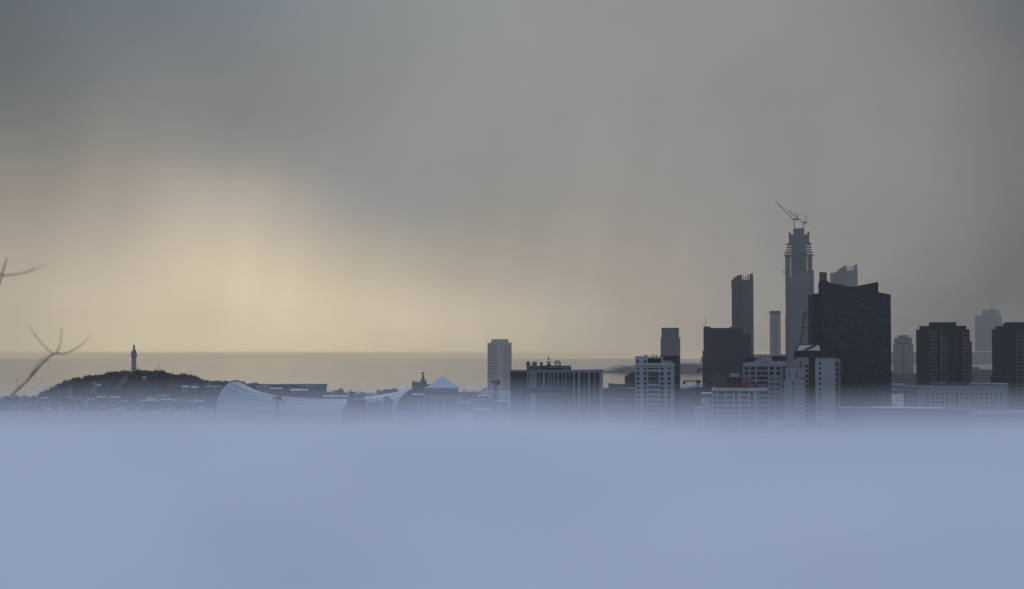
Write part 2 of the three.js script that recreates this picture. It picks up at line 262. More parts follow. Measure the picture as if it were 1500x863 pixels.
// ================================================================ THE HEADLAND AND THE WATERFRONT
// lighthouse
{ const S = site('lighthouse', 'tall pale stone lighthouse rising from the wooded headland', 'lighthouse', HD - 4, 196.5, { ground: headY(196.5, 0) - 1 });
  const stone = wallMat(.5, .48, .48), dark = M(.24, .225, .22, .8), s = S.sy, h = S.Y;
  const lathe = (nm, pts, mat, seg = 20) => mesh(nm, toCreasedNormals(new THREE.LatheGeometry(pts.map(([r, py]) => new THREE.Vector2(r * s, h(py))), seg), .6), mat, S.g);
  mesh('shaft', new THREE.CylinderGeometry(3.3 * s, 3.75 * s, h(523) - 0, 16).translate(0, h(523) / 2, 0), stone, S.g);
  lathe('gallery', [[3.3, 523.2], [4.4, 522.2], [5.4, 521.6], [5.4, 520.8], [4.3, 520.6], [4.1, 519], [3.2, 519]], stone);
  mesh('gallery_railing', new THREE.TorusGeometry(5.2 * s, .16 * s, 5, 24).rotateX(Math.PI / 2).translate(0, h(519.6), 0), dark, S.g); nest(S, 'gallery', 'gallery_railing');
  lathe('watch_room', [[4.0, 520.5], [4.1, 517], [3.9, 515.5], [3.0, 514.2], [2.2, 512.3], [1.8, 511.5], [.5, 511.4]], dark);
  lathe('lantern', [[1.3, 511.5], [1.35, 508], [.4, 508]], M(.30, .27, .2, .3));
  lathe('dome', [[1.9, 508.3], [1.6, 507], [.9, 505.8], [.35, 505.2], [.18, 503.8], [.02, 503.4]], dark);
  for (const y of [527, 533, 539]) S.box('window', 195.8, 197.1, y - 1.2, y + .8, 3.78 * s, 3.2 * s, glassD[0]);
  S.box('entrance_hall', 192.5, 200.5, 541, null, 4.5 * s, -4.5 * s, stone); }
{ const S = site('pavilion', 'low arched pavilion with snowy roof at the foot of the lighthouse', 'pavilion', HD - 3, 203.5, { ground: headY(203.5, 0) - 1 });
  const a = new THREE.TorusGeometry(3.6 * S.sy, .5 * S.sy, 6, 14, Math.PI); mesh('arched_roof', a.translate(0, S.Y(542), 0), snow, S.g); S.box('wall', 200.4, 206.6, 542, null, 2, -2, wallMat(.2, .19, .19)); }
function thinMast(label, d, px, top, ground, base = .3) { const S = site('radio_mast', label, 'mast', d, px, { ground, group: 'thin masts on the headland' }); const h = S.Y(top);
  mesh('pole', new THREE.CylinderGeometry(.08, base, h, 6).translate(0, h / 2, 0), iron, S.g); for (const f of [.55, .8]) S.bars('antenna', [[px - .9, HORIZON, px + .9, HORIZON]], .18, 0, iron).position.y = h * f - (EYE - ground); }
thinMast('thin mast on the headland crest between two evergreens', HD - 6, 234, 530, headY(234, 0) - 1);
thinMast('short mast beside the bushy evergreen on the headland', HD - 6, 278.5, 541, headY(278.5, 0) - 1);
thinMast('slim pole standing up behind the arched hall roof', 1300, 349.3, 544.5, GROUND, .22);

// low houses: walls, a snow covered roof, a few windows
const lowTones = [[.24, .23, .25], [.17, .165, .18], [.30, .29, .30], [.20, .15, .15], [.13, .135, .15]];
function house(label, d, x0, x1, y0, { flat = false, tone = 0, depth = 9, group, ridge = 2, ground = GROUND, n, bare = false } = {}) {
  const S = site('low_house', label, 'house', d, (x0 + x1) / 2, { ground, group }), w = wallMat(...lowTones[tone]), h = S.Y(y0);
  const eave = flat ? h : h - ridge * S.sy, W = S.X(x1) - S.X(x0);
  boxAt('wall', 0, eave / 2, -depth / 2, W, eave, depth, w, S.g);
  if (flat) { boxAt('roof', 0, eave + .18, -depth / 2, W + .6, .36, depth + .6, bare ? M(.1, .1, .11) : oldSnow, S.g); }
  else { const g = new THREE.ExtrudeGeometry(new THREE.Shape([[-depth / 2 - .5, 0], [depth / 2 + .5, 0], [0, ridge * S.sy]].map(p => new THREE.Vector2(...p))), { depth: W + .6, bevelEnabled: false }); g.rotateY(Math.PI / 2); g.translate(-W / 2 - .3, eave + .02, -depth / 2); mesh('roof', g, oldSnow, S.g); boxAt('chimney', W * .28, eave + ridge * S.sy * .8, -depth * .4, .7, 2, .7, M(.16, .12, .11), S.g); nest(S, 'roof', 'chimney'); }
  if (flat) for (let k = 0; k < Math.min(5, W / 4); k++) { const hh = .6 + R() * 1.1, x = (R() - .5) * W * .85, zz = -1 - R() * (depth - 2); boxAt('roof_vent', x, eave + .36 + hh / 2, zz, .7 + R() * 1.6, hh, 1, M(.2, .2, .21), S.g); }
  for (let k = 0; k < (W > 7 ? 2 : 0); k++) if (R() < .7) boxAt('antenna', (R() - .5) * W * .8, eave + 1.6, -depth * (.3 + R() * .4), .14, 3.2, .14, iron, S.g);
  n ??= Math.max(1, Math.round(W / 4)); const rows = Math.max(1, Math.min(3, Math.floor(eave / 3.2)));
  for (let r = 0; r < rows; r++) for (let i = 0; i < n; i++) boxAt('window', -W / 2 + (i + .5) * W / n, eave - 1.7 - r * 3.2, .03, Math.min(1.3, W / n * .5), 1.4, .1, pickGlass(), S.g);
  return S;
}
const FOOT = 'low buildings at the foot of the headland';
house('low grey shed with snowy roof behind the thick bare branch', 1480, -8, 8, 592, { tone: 1, group: FOOT });
house('long low house with a white roof beside the bare branch', 1500, 20, 44, 589, { tone: 1, group: FOOT });
house('long snow roofed shed on the shore below the headland', 1510, 55, 84, 586.5, { tone: 1, group: FOOT });
house('small snow roofed hut between the shed and the twin roof house', 1500, 95, 103.5, 588, { tone: 0, group: FOOT });
house('tiny hut with white roof under the woodland edge', 1480, 105.5, 111, 590, { tone: 1, group: FOOT });
house('reddish walled house with a bright snow roof under the wood', 1490, 127, 143, 587.5, { tone: 3, group: FOOT, ridge: 1.5 });
house('dark house with weathered roof next to the reddish walled house', 1490, 149, 161, 589, { tone: 4, group: FOOT, flat: true, bare: true });
house('white roofed row house on the shore road below the lighthouse', 1420, 200, 222, 594, { tone: 1, group: FOOT });
house('row house with uneven snow roof in front of the domed hall', 1400, 224, 262, 592.5, { tone: 0, group: FOOT });
house('long flat house with snow on top near the arched hall', 1380, 264, 290, 590.5, { tone: 1, group: FOOT, flat: true });
house('gabled house with snow roof close to the arched hall rim', 1370, 291, 315, 590, { tone: 0, group: FOOT });
house('dark block with a thick white roof edge next to the arched hall', 1330, 301, 324, 567, { tone: 1, group: FOOT, flat: true, depth: 14 });
house('pale villa with snowy roof among the trees on the slope', 1560, 268, 277, 565, { tone: 2, group: FOOT });
house('second pale villa with snowy roof on the headland slope', 1565, 281, 291, 566, { tone: 2, group: FOOT });
house('small villa half hidden by trees below the lighthouse', 1578, 209, 215.5, 552, { tone: 2, group: FOOT, ridge: 1.4 });
house('tiny white roofed hut low in the headland wood', 1560, 175, 182, 567, { tone: 2, group: FOOT, ridge: 1.4 });
house('white roofed hut among the lower headland trees', 1560, 143, 148, 563, { tone: 2, group: FOOT, ridge: 1.4 });
{ const S = site('domed_hall', 'small hall with a rounded snow dome at the foot of the headland', 'hall', 1440, 252.5, { group: FOOT }); S.box('wall', 244, 261, 590.3, null, 5, -5, wallMat(.2, .19, .21));
  const g = new THREE.SphereGeometry(1, 20, 8, 0, 6.2832, 0, Math.PI / 2); g.scale(9.6 * S.sx, 4.4 * S.sy, 5.6); mesh('dome', g.translate(0, S.Y(590.4), 0), snow, S.g); }

// the arched hall: a vault that stands open to the left and sinks to the right
function vault(S, { cx, hw, hz, top, n = 10, m = 40, rimEnd, panelMat, name = 'roof_panel', lean = 0, u0 = 0, u1 = 1 }) {
  const P = (u, v) => { const a = v * Math.PI, k = hw(u); return [S.X(cx(u) - Math.cos(a) * k), Math.sin(a) ** .8 * S.Y(top(u)), Math.cos(a) * hz(u)]; };
  for (let j = 0; j < n; j++) {
    const pos = [], idx = [], uv = [], q = 6, lift = (j % 2) * .12;
    for (let i = 0; i <= m; i++) for (let k = 0; k <= q; k++) { const u = u0 + (u1 - u0) * i / m, v = (j + k / q) / n, p = P(u, v), a = v * Math.PI; const sag = -.35 * Math.sin(k / q * Math.PI); pos.push(p[0], p[1] + Math.sin(a) * (lift + sag), p[2] + Math.cos(a) * (lift + sag)); uv.push(u * 6, v * 3); }
    for (let i = 0; i < m; i++) for (let k = 0; k < q; k++) { const a = i * (q + 1) + k, b = a + q + 1; idx.push(a, b, a + 1, b, b + 1, a + 1); }
    const g = new THREE.BufferGeometry(); g.setAttribute('position', new THREE.Float32BufferAttribute(pos, 3)); g.setAttribute('uv', new THREE.Float32BufferAttribute(uv, 2)); g.setIndex(idx); g.computeVertexNormals(); mesh(name, g, panelMat(j), S.g);
  }
  const pts = []; for (let k = 0; k <= 40; k++) pts.push(new THREE.Vector3(...P(rimEnd, k / 40)));
  mesh('rim', new THREE.TubeGeometry(new THREE.CatmullRomCurve3(pts), 60, .42, 6), M(.035, .04, .05, .6), S.g);
  return P;
}
const roofMetal = [0, 1, 2].map(i => new THREE.MeshStandardMaterial({ color: new THREE.Color().setRGB([.56, .54, .51][i], [.60, .58, .555][i], [.65, .635, .615][i]), roughness: .6, metalness: 0, map: snowMap, side: THREE.DoubleSide }));
{ const S = site('arched_hall', 'white hall with a sweeping arched shell roof and thin dark rim', 'hall', 1120, 415);
  const lerp = (a, b, t) => a + (b - a) * t;
  const P = vault(S, { cx: u => lerp(345, 512, u), hw: u => 27 * Math.max(0, 1 - u) ** 1.5, hz: u => lerp(24, 30, u), top: u => 557.6 + 27.5 * (1 - Math.exp(-u * 4.2)) / (1 - Math.exp(-4.2)), rimEnd: 0, n: 12, panelMat: j => roofMetal[[0, 1, 0, 2, 1, 0, 1, 2, 0, 1, 0, 1][j]] });
  for (let i = 0; i < 9; i++) { const u = .44 + i * .05, pts = []; for (let k = 0; k <= 8; k++) { const p = P(u + k * .012, .24 + k / 8 * .22); pts.push(new THREE.Vector3(p[0], p[1] + .25, p[2] + .25)); } mesh('snow_guard', new THREE.TubeGeometry(new THREE.CatmullRomCurve3(pts), 10, .22, 5), M(.3, .32, .36, .6), S.g); }
  for (let i = 0; i < 5; i++) { const v = .2 + i * .055, pts = []; for (let k = 0; k <= 12; k++) { const p = P(.03 + k / 12 * .45, v); pts.push(new THREE.Vector3(p[0], p[1] + .2, p[2] + .25)); } mesh('roof_seam', new THREE.TubeGeometry(new THREE.CatmullRomCurve3(pts), 16, .24, 5), i % 2 ? M(.36, .39, .43, .6) : oldSnow, S.g); }
  S.box('end_wall', 505, 512, 589, null, 24, -24, wallMat(.4, .42, .46)); }
{ const S = site('shell_hall', 'white shell roof rising in a curve with a dark open edge', 'hall', 1180, 590);
  const lerp = (a, b, t) => a + (b - a) * t;
  vault(S, { cx: u => lerp(535, 633, u), hw: u => 52 * u ** 1.4, hz: u => lerp(18, 26, u), top: u => lerp(581, 563.3, u ** 1.25), rimEnd: 1, n: 10, panelMat: j => roofMetal[[0, 0, 1, 0, 1, 0, 1, 0, 0, 1][j]] });
  S.box('end_wall', 533, 537, 583, null, 16, -16, wallMat(.4, .42, .46)); }
// pyramid roofed hall
{ const S = site('pyramid_roof_hall', 'square hall with a snowy pyramid roof and dark banded walls', 'hall', 1080, 647);
  const s = S.sx, pale = wallMat(.30, .29, .32);
  const r = new THREE.ConeGeometry(26 * s * 1.0, S.Y(552.5) - S.Y(568.3), 4, 1); const rg = r.toNonIndexed(); rg.computeVertexNormals(); rg.rotateY(.22); rg.scale(1.0, 1, 1.0); const roof = mesh('roof', rg, M(.56, .60, .66, .8), S.g); roof.position.set(S.X(648.5), (S.Y(552.5) + S.Y(568.3)) / 2, -14);
  S.bars('finial', [[648.5, 553.5, 648.5, 550.2]], .35, -14, iron);
  const W = [[621, 671.8, 568.3, 573.8, 0, pale, 'cornice'], [623, 671.2, 573.8, 577.8, -.5, M(.05, .052, .07, .5), 'window_band'], [620, 671.6, 577.8, 584, -.1, pale, 'upper_wall']];
  for (const [a, b, p, q, z, m, nm] of W) S.box(nm, a, b, p, q, z, -28, m);
  S.box('lower_wall', 620, 671, 584, null, -1.2, -28, wallMat(.2, .2, .23));
  for (const x of [612, 620.5, 636, 641, 648.5, 668]) S.box('column', x, x + 3, 584, null, -.3, -1.6, wallMat(.42, .43, .47));
  S.box('side_wing', 604, 620, 579, null, -4, -24, wallMat(.16, .16, .19)); S.box('side_wing_roof', 603.4, 620, 578, 579, -3.6, -24.4, snow);
  for (let i = 0; i < 9; i++) S.box('window', 623 + i * 5.1, 626 + i * 5.1, 588, 594, -1.1, -1.25, pickGlass()); }
// harbour control building with its stacked disc mast
{ const S = site('control_tower', 'harbour building with a mast of stacked discs behind the shell roof', 'tower', 1560, 614), w = wallMat(.2, .2, .2);
  S.box('block', 603.5, 625.5, 560, null, 0, -14, w); S.box('left_turret', 603.2, 607, 558.6, 560, .3, -8, w); S.box('upper_deck', 615.5, 625, 557.2, 560, -1, -10, M(.14, .14, .15));
  const s = S.sy, L = (nm, r0, r1, a, b) => mesh(nm, new THREE.CylinderGeometry(r0 * s, r1 * s, S.Y(a) - S.Y(b), 14).translate(S.X(619.8), (S.Y(a) + S.Y(b)) / 2, -5), M(.15, .15, .155, .7), S.g);
  L('pedestal', 1.8, 3.2, 553, 557.2); L('mast', .7, 1.1, 545, 553); L('radar_disc', 2.7, 2.4, 545.6, 547.2); L('radar_disc', 2.6, 2.2, 550.4, 551.8);
  for (const x of [609, 611.5]) S.bars('antenna', [[x, 560, x, 556.3]], .2, -4, iron); for (let i = 0; i < 6; i++) S.box('window', 605 + i * 3.3, 606.8 + i * 3.3, 563, 565, .04, -.05, pickGlass()); }
// waterfront clutter
const QUAY = 'low waterfront buildings between the shell roofs and the sea';
{ const S = site('terminal_building', 'long flat dark terminal building with a thin overhanging roof', 'building', 1720, 427); S.box('wall', 371, 479, 565.3, null, 0, -20, wallMat(.15, .15, .165)); S.box('roof', 368, 480, 563, 565.3, 2, -22, M(.10, .10, .11)); S.box('parapet_snow', 441, 479.5, 564.9, 566.2, 2.2, 1.95, M(.42, .44, .48)); for (let i = 0; i < 22; i++) S.box('window', 376 + i * 4.7, 379 + i * 4.7, 567.3, 569.6, .04, -.06, pickGlass()); }
house('grey hall with thick snow on its roof before the terminal', 1560, 426, 452, 569.5, { tone: 1, group: QUAY, ridge: 3 });
house('purple brown house at the right end of the terminal', 1560, 452, 478, 570.5, { tone: 3, group: QUAY, flat: true, bare: true });
house('pale apartment house beside the arched hall shoulder', 1500, 376, 396, 566.5, { tone: 2, group: QUAY, flat: true });
house('dark brown house behind the crane on the arched hall', 1520, 396, 414, 568, { tone: 3, group: QUAY });
house('dark house under the snowy hall before the terminal', 1430, 414, 446, 576.5, { tone: 4, group: QUAY, flat: true, bare: true });
house('long dark house reaching right from the terminal', 1440, 447, 474, 576, { tone: 1, group: QUAY, flat: true, bare: true });
house('small pale house at the shore right of the terminal', 1600, 478, 490, 572.5, { tone: 2, group: QUAY });
house('grey house with patchy snow roof in the waterfront cluster', 1560, 490, 503, 572, { tone: 0, group: QUAY, flat: true });
house('narrow dark stair block in the waterfront cluster', 1540, 497, 504, 571.5, { tone: 4, group: QUAY, flat: true, bare: true });
house('dark block with antennas above the near grey house', 1500, 512, 521, 574.3, { tone: 4, group: QUAY, flat: true, bare: true });
house('brown grey block right of the antenna block', 1500, 522, 534, 576.5, { tone: 0, group: QUAY, flat: true });
house('low white roofed house left of the shell roof', 1420, 474, 509, 579, { tone: 2, group: QUAY });
house('grey block with rooftop tanks behind the rising shell roof', 1600, 552, 562, 572.5, { tone: 2, group: QUAY, flat: true });
house('dark shed with vents above the rising shell roof', 1600, 562, 584, 571, { tone: 0, group: QUAY, flat: true, bare: true });
{ const S = site('grey_office', 'dark grey office block in front of the two shell roofs', 'office', 1000, 523, {}), w = wallMat(.12, .125, .145); S.box('wall', 509, 537, 586, null, 0, -14, w); S.box('roof_edge', 508.4, 537.6, 585, 586, .4, -14.4, M(.2, .2, .22)); for (let r = 0; r < 4; r++) for (let i = 0; i < 5; i++) S.box('window', 511 + i * 5.3, 514.5 + i * 5.3, 587.6 + r * 7, 591 + r * 7, .05, -.05, r === 1 && i > 1 && i < 4 ? M(.13, .05, .05) : pickGlass()); S.box('stair_tower', 511, 518, 583, 585, -3, -8, w); }
house('low annex with snow edged roof left of the grey office', 960, 500, 509, 599.5, { tone: 4, flat: true, group: QUAY });
house('small pale block in front of the rising shell roof', 1050, 561.5, 576, 585.5, { tone: 2, flat: true, group: QUAY, bare: true });
house('flat white canopy building between the two shell roofs', 1040, 538, 560, 589.5, { tone: 2, flat: true, group: QUAY });
// between pyramid hall and the pale tower
const YARD = 'harbour sheds right of the pyramid roofed hall';
house('purple grey shed touching the pyramid roofed hall', 1350, 672, 690, 575.5, { tone: 1, group: YARD, flat: true, bare: true });
house('brown shed in the middle of the harbour sheds', 1380, 688, 702, 576.5, { tone: 3, group: YARD, flat: true, bare: true });
house('snow streaked shed beside the pale striped tower', 1360, 700, 716, 578, { tone: 2, group: YARD });
house('reddish walled shed in front of the harbour sheds', 1250, 688, 714, 586, { tone: 3, group: YARD, flat: true });
house('dark shed with white roof right of the pyramid hall foot', 1200, 673, 687, 588, { tone: 4, group: YARD });
house('small block with a snow cap under the red crane', 1050, 719.5, 729, 590.5, { tone: 0, group: YARD, flat: true });
house('low white roofed house between crane and dark glass office', 1080, 730, 744, 586, { tone: 2, group: YARD });
house('long low house with snow roof under the harbour sheds', 1040, 694, 717, 598, { tone: 1, group: YARD });
// tower cranes: lattice masts, jibs and counter jibs
function lattice(a, b, w, n, t) {                    // a square lattice beam from a to b
  const A = new THREE.Vector3(...a), B = new THREE.Vector3(...b), dir = B.clone().sub(A).normalize(), up = Math.abs(dir.y) > .8 ? new THREE.Vector3(1, 0, 0) : new THREE.Vector3(0, 1, 0), u = new THREE.Vector3().crossVectors(dir, up).normalize().multiplyScalar(w / 2), v = new THREE.Vector3().crossVectors(dir, u).normalize().multiplyScalar(w / 2), out = [];
  const c = (f, i) => A.clone().lerp(B, f).addScaledVector(u, i & 1 ? 1 : -1).addScaledVector(v, i & 2 ? 1 : -1).toArray();
  for (let i = 0; i < 4; i++) out.push(barGeo(c(0, i), c(1, i), t));
  for (let k = 0; k < n; k++) for (const [i, j] of [[0, 1], [1, 3], [3, 2], [2, 0]]) out.push(barGeo(c(k / n, k % 2 ? i : j), c((k + 1) / n, k % 2 ? j : i), t * .7));
  return mergeGeometries(out);
}
function towerCrane(label, d, px, { top, jibTo, jibY, backTo, mat, thick = 1.6, bar = .3, ground = GROUND, peak = 4, jibZ = 0, backZ = 0, group = 'tower cranes over the town' }) {
  const S = site('tower_crane', label, 'crane', d, px, { ground, group }), y = S.Y(top);
  mesh('mast', lattice([0, 0, 0], [0, y, 0], thick, Math.max(6, Math.round(y / thick / 1.3)), bar), mat, S.g);
  boxAt('slewing_ring', 0, y + .4, 0, thick * 1.3, .8, thick * 1.3, mat, S.g);
  boxAt('cab', thick * .9, y - .4, .6, 1.4, 2, 1.6, iron, S.g);
  const jy = S.Y(jibY ?? top) + 1;
  mesh('jib', lattice([0, jy, 0], [S.X(jibTo), jy, jibZ], thick * .7, 14, bar * .8), mat, S.g); mesh('counter_jib', lattice([0, jy, 0], [S.X(backTo), jy, backZ], thick * .7, 5, bar * .8), mat, S.g);
  const pk = y + peak * S.sy; mesh('peak', lattice([0, y + .8, 0], [0, pk, 0], thick * .6, 4, bar * .8), mat, S.g);
  mesh('tie_rod', mergeGeometries([barGeo([0, pk, 0], [S.X(jibTo) * .62, jy + .5, jibZ * .62], .14), barGeo([0, pk, 0], [S.X(backTo) * .9, jy + .5, backZ * .9], .14)]), mat, S.g);
  boxAt('counterweight', S.X(backTo) * .93, jy - 1.1, backZ * .93, 2.2, 2.4, 1.8, iron, S.g); return S;
}
towerCrane('orange tower crane seen end on before the arched hall', 860, 406.8, { top: 583.5, jibTo: 402, backTo: 410.5, mat: orange, thick: 1.1, bar: .34, peak: 3.4, jibZ: 28, backZ: -9 });
towerCrane('red tower crane standing before the pale striped tower', 1020, 725.6, { top: 561, jibTo: 720.5, backTo: 731, mat: rust, thick: 1.4, bar: .42, peak: 4, jibZ: 26, backZ: -10 });
towerCrane('dark red crane with a long jib left of the dark slab tower', 1250, 1021, { top: 561, jibTo: 1027, backTo: 1000.5, mat: iron, thick: 1.5, bar: .36, peak: 5, jibY: 560.5 });
towerCrane('dark red crane with its jib ending before the dark slab tower', 1290, 1034, { top: 543, jibTo: 1078, backTo: 1022, mat: M(.10, .05, .045, .7), thick: 1.5, bar: .36, peak: 4, jibY: 542.8 });
{ const S = site('harbour_crane', 'slanting harbour crane jib over the sheds left of the pale tower', 'crane', 1500, 698); S.box('portal', 696, 700.5, 576.5, null, 2, -2, M(.2, .19, .2)); S.bars('jib', [[698.5, 577, 713, 567.5], [697, 577.5, 704, 573.8]], .8, 0, M(.2, .19, .19)); }
{ const S = site('harbour_crane', 'small harbour crane poking above the pyramid hall corner', 'crane', 1500, 675); S.box('portal', 673.4, 677, 574.5, null, 2, -2, M(.2, .19, .2)); S.bars('jib', [[675.5, 574.5, 679, 569.5], [679, 569.5, 686, 574.5]], .6, 0, M(.2, .19, .19)); }

// ================================================================ TOWERS OF THE TOWN
// striped slab with corner notches: used for two towers
function stripedTower(label, d, px, { x0, x1, y0, crown, pitch, tone, end, shaft, dark }) {
  const S = site('striped_tower', label, 'tower', d, px), w = wallMat(...tone), n = Math.ceil((end - y0) / pitch), glass = M(...dark, .35);
  S.box('core', x0 + .3, x1 - .3, y0, null, -.5, -24, glass);
  for (let i = 0; i < n; i++) { const y = y0 + i * pitch; S.box('floor_band', x0, shaft[0], y, y + pitch * .56, 0, -24.3, w); S.box('floor_band', shaft[1], x1, y, y + pitch * .56, 0, -24.3, w); }
  S.box('lift_shaft', shaft[0], shaft[1], y0, null, .5, -3, w); S.box('stair_window', shaft[0] + (shaft[1] - shaft[0]) * .5, shaft[0] + (shaft[1] - shaft[0]) * .74, y0 + 16, null, .62, .3, M(dark[0] * 1.4, dark[1] * 1.4, dark[2] * 1.4, .4));
  S.box('lower_wall', x0, x1, y0 + n * pitch, null, .02, -24.4, w);
  for (const c of crown) S.poly('crown', c, -1, -20, w);
  return S;
}
stripedTower('pale striped tower block standing alone by the bay', 1950, 731.8, { x0: 714, x1: 749.6, y0: 503, pitch: 3.75, end: 600, tone: [.78, .71, .63], dark: [.46, .42, .38], shaft: [728, 738],  // wall and glass tones raised to put haze into the colour
  crown: [[[714, 503.2], [714, 500.5], [717, 503.2]], [[746.6, 503.2], [749.6, 500.3], [749.6, 503.2]], [[718, 503.2], [720.5, 497], [744, 497], [746, 503.2]]] });
{ const S = stripedTower('grey striped tower rising behind the white apartment block', 2050, 981.7, { x0: 967.5, x1: 996.5, y0: 494.5, pitch: 3.35, end: 600, tone: [.32, .305, .29], dark: [.15, .145, .14], shaft: [981, 982.5], crown: [[[969, 494.6], [969, 481], [994.5, 481], [994.5, 494.6]]] });
  S.box('roof_cap', 968.4, 995, 480.3, 482, -.4, -21, M(.1, .1, .105)); for (let i = 0; i < 10; i++) S.box('crown_fin', 970 + i * 2.55, 970.7 + i * 2.55, 484, 493.5, -.5, -1.2, M(.1, .1, .11)); }

// office with piers and the roof sign
{ const S = site('sign_office', 'broad office of dark glass and pale piers with rooftop sign characters', 'office', 900, 815);
  const pier = wallMat(.27, .285, .31), pale = wallMat(.36, .37, .39), blue = M(.03, .04, .06, .2), dark = glassD[1];
  S.box('glass_core', 772, 882, 545, null, -.6, -24, dark);
  S.box('left_wing', 747.5, 772, 545, null, -1, -20, M(.026, .036, .052, .22)); S.box('left_wing_parapet', 746.8, 772, 542.3, 545, -.6, -20.4, pier);
  for (let i = 0; i < 9; i++) { S.box('mullion', 747.8 + i * 3, 748.1 + i * 3, 545, null, -.85, -1, M(.06, .07, .085)); }
  for (let r = 0; r < 10; r++) S.box('transom', 747.6, 772, 552 + r * 9, 552.7 + r * 9, -.8, -1, M(.045, .055, .07));
  S.poly('parapet', [[771.5, 545.8], [771.5, 542.8], [836, 542.3], [883, 541.3], [883, 545.8]], 0, -24.4, pier);
  S.box('louvre_panel', 776.2, 786.4, 545.8, 567.5, .1, -1, pale); for (let i = 0; i < 9; i++) S.box('louvre', 776.4, 786.2, 547.4 + i * 2.3, 548.2 + i * 2.3, .28, .1, M(.2, .205, .215));
  for (const [a, b] of [[771.5, 773.6], [774.6, 776.2], [789.2, 790.8], [795, 798], [802.6, 804.6], [806.6, 808], [810.5, 812.6], [816.6, 818.3], [823, 825], [828, 829.8], [834.1, 835.4]]) S.box('pier', a, b, 545.8, 567.6, .05, -.7, b - a > 2.5 ? pale : pier);
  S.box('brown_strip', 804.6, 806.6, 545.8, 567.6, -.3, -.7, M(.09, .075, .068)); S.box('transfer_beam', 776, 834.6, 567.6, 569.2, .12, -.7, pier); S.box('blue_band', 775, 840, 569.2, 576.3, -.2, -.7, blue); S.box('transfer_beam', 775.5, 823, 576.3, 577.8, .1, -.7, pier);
  S.box('lower_panel', 775.6, 786.4, 577.8, null, .06, -.9, pale); for (const a of [771.5, 789.5, 793.5, 797, 801, 805, 809.5, 813, 817.3, 822, 827.5, 833]) S.box('lower_pier', a, a + 1.5, 577.8, null, .04, -.8, pier);
  for (const [a, b] of [[839.2, 842], [846.4, 849.8], [861.2, 864], [878, 883]]) S.box('tall_pier', a, b, 545.8, null, .35, -.8, pale);
  for (const [a, b] of [[854.2, 857], [869, 872.6]]) S.box('tall_pier', a, b, 545.8, null, .02, -.8, M(.13, .135, .14));
  for (const [a, b] of [[842, 846.4], [849.8, 854.2], [857, 861.2], [864, 869], [872.6, 878]]) for (let r = 0; r < 12; r++) S.box('window', a + .15, b - .15, 546.2 + r * 7.6, 552.9 + r * 7.6, -.4, -.5, glassD[r % 5 === 3 ? 2 : r % 2]);
  for (const [a, b] of [[787, 789.2], [790.8, 795], [798, 802.6], [808, 810.5], [812.6, 816.6], [818.3, 823], [825, 828], [829.8, 834.1]]) for (let r = 0; r < 3; r++) S.box('window', a + .1, b - .1, 546 + r * 7.2, 552.4 + r * 7.2, -.4, -.5, glassD[r % 2]);
  const ph = S.box('penthouse', 771.2, 836.8, 535.8, 542.6, -4, -18, wallMat(.17, .19, .22)); S.box('painted_recess_shade', 791, 824.5, 537, 541, -3.9, -4.4, glassD[0]); S.box('penthouse_ledge', 803, 824.3, 538.1, 538.9, -3.2, -4, M(.3, .33, .38)); S.box('penthouse_pier', 788, 791, 535.8, 542.4, -3.7, -4.2, wallMat(.24, .26, .29));  // the penthouse recess is a flat dark band, its shade painted in glass colour
  // the roof sign: four characters and a spiral emblem, each standing on the penthouse
  const ink = M(.018, .02, .024, .6), w = .3, z = -5;
  const C = [[770.4, 776.2, [[[.45, 0], [.5, .15]], [[0, .25], [.3, .18], [.7, .18], [1, .25]], [[0, .4], [1, .4]], [[.1, .62], [.9, .62]], [[.1, .62], [.06, 1]], [[.9, .62], [.94, 1]], [[.1, .84], [.9, .84]], [[.35, .7], [.65, .7]]]],
    [779, 786, [[[.0, .95], [.35, .05]], [[.35, .05], [.52, .8]], [[.52, .8], [.8, .0]], [[.8, 0], [1, .5], [.8, 1]], [[.1, .55], [.95, .55]], [[.15, .78], [.9, .78]], [[.45, .35], [.55, 1]], [[.7, .3], [.6, .95]]]],
    [789.8, 796, [[[.5, 0], [.48, 1]], [[0, .38], [.3, .6], [1, .52]], [[.12, .3], [.5, .72], [.9, .4]], [[.5, .55], [.2, 1]], [[.5, .55], [.82, 1]]]],
    [800.8, 806.8, [[[0, .18], [1, .18]], [[.02, .3], [.98, .3]], [[.5, .1], [.5, .75]], [[.1, .72], [.95, .72]], [[.1, .72], [.08, 1]], [[.95, .72], [.95, 1]], [[.1, .95], [.95, .95]], [[.2, .84], [.8, .84]]]]];
  for (const [a, b, st] of C) glyph(S, 'sign_character', a, b, 529.3, 535.8, st, w * 1.55, z, ink);
  const sp = []; for (let i = 0; i <= 60; i++) { const t = i / 60, a = Math.PI * (1.02 - 3.3 * t), r = 5 - 3.9 * t; sp.push(new THREE.Vector3(S.X(817 + Math.cos(a) * r), S.Y(533.2 - Math.sin(a) * r * .98), z)); }
  mesh('spiral_emblem', new THREE.TubeGeometry(new THREE.CatmullRomCurve3(sp), 90, .34, 6), ink, S.g);
  S.bars('emblem_prop', [[814, 532, 814, 536.2], [820, 532, 820, 536.2]], .2, z, ink);
  nest(S, 'penthouse', 'painted_recess_shade', 'penthouse_ledge', 'penthouse_pier'); nest(S, 'spiral_emblem', 'emblem_prop'); nest(S, 'louvre_panel', 'louvre'); nest(S, 'left_wing', 'left_wing_parapet', 'mullion', 'transom');
  S.bars('roof_mast', [[803.4, 536, 803.4, 523.8, .22], [803.4, 527.6, 803.4, 523.4, .75], [803.4, 524, 803.4, 519.5, .12]], .2, -8, M(.17, .15, .12)); }

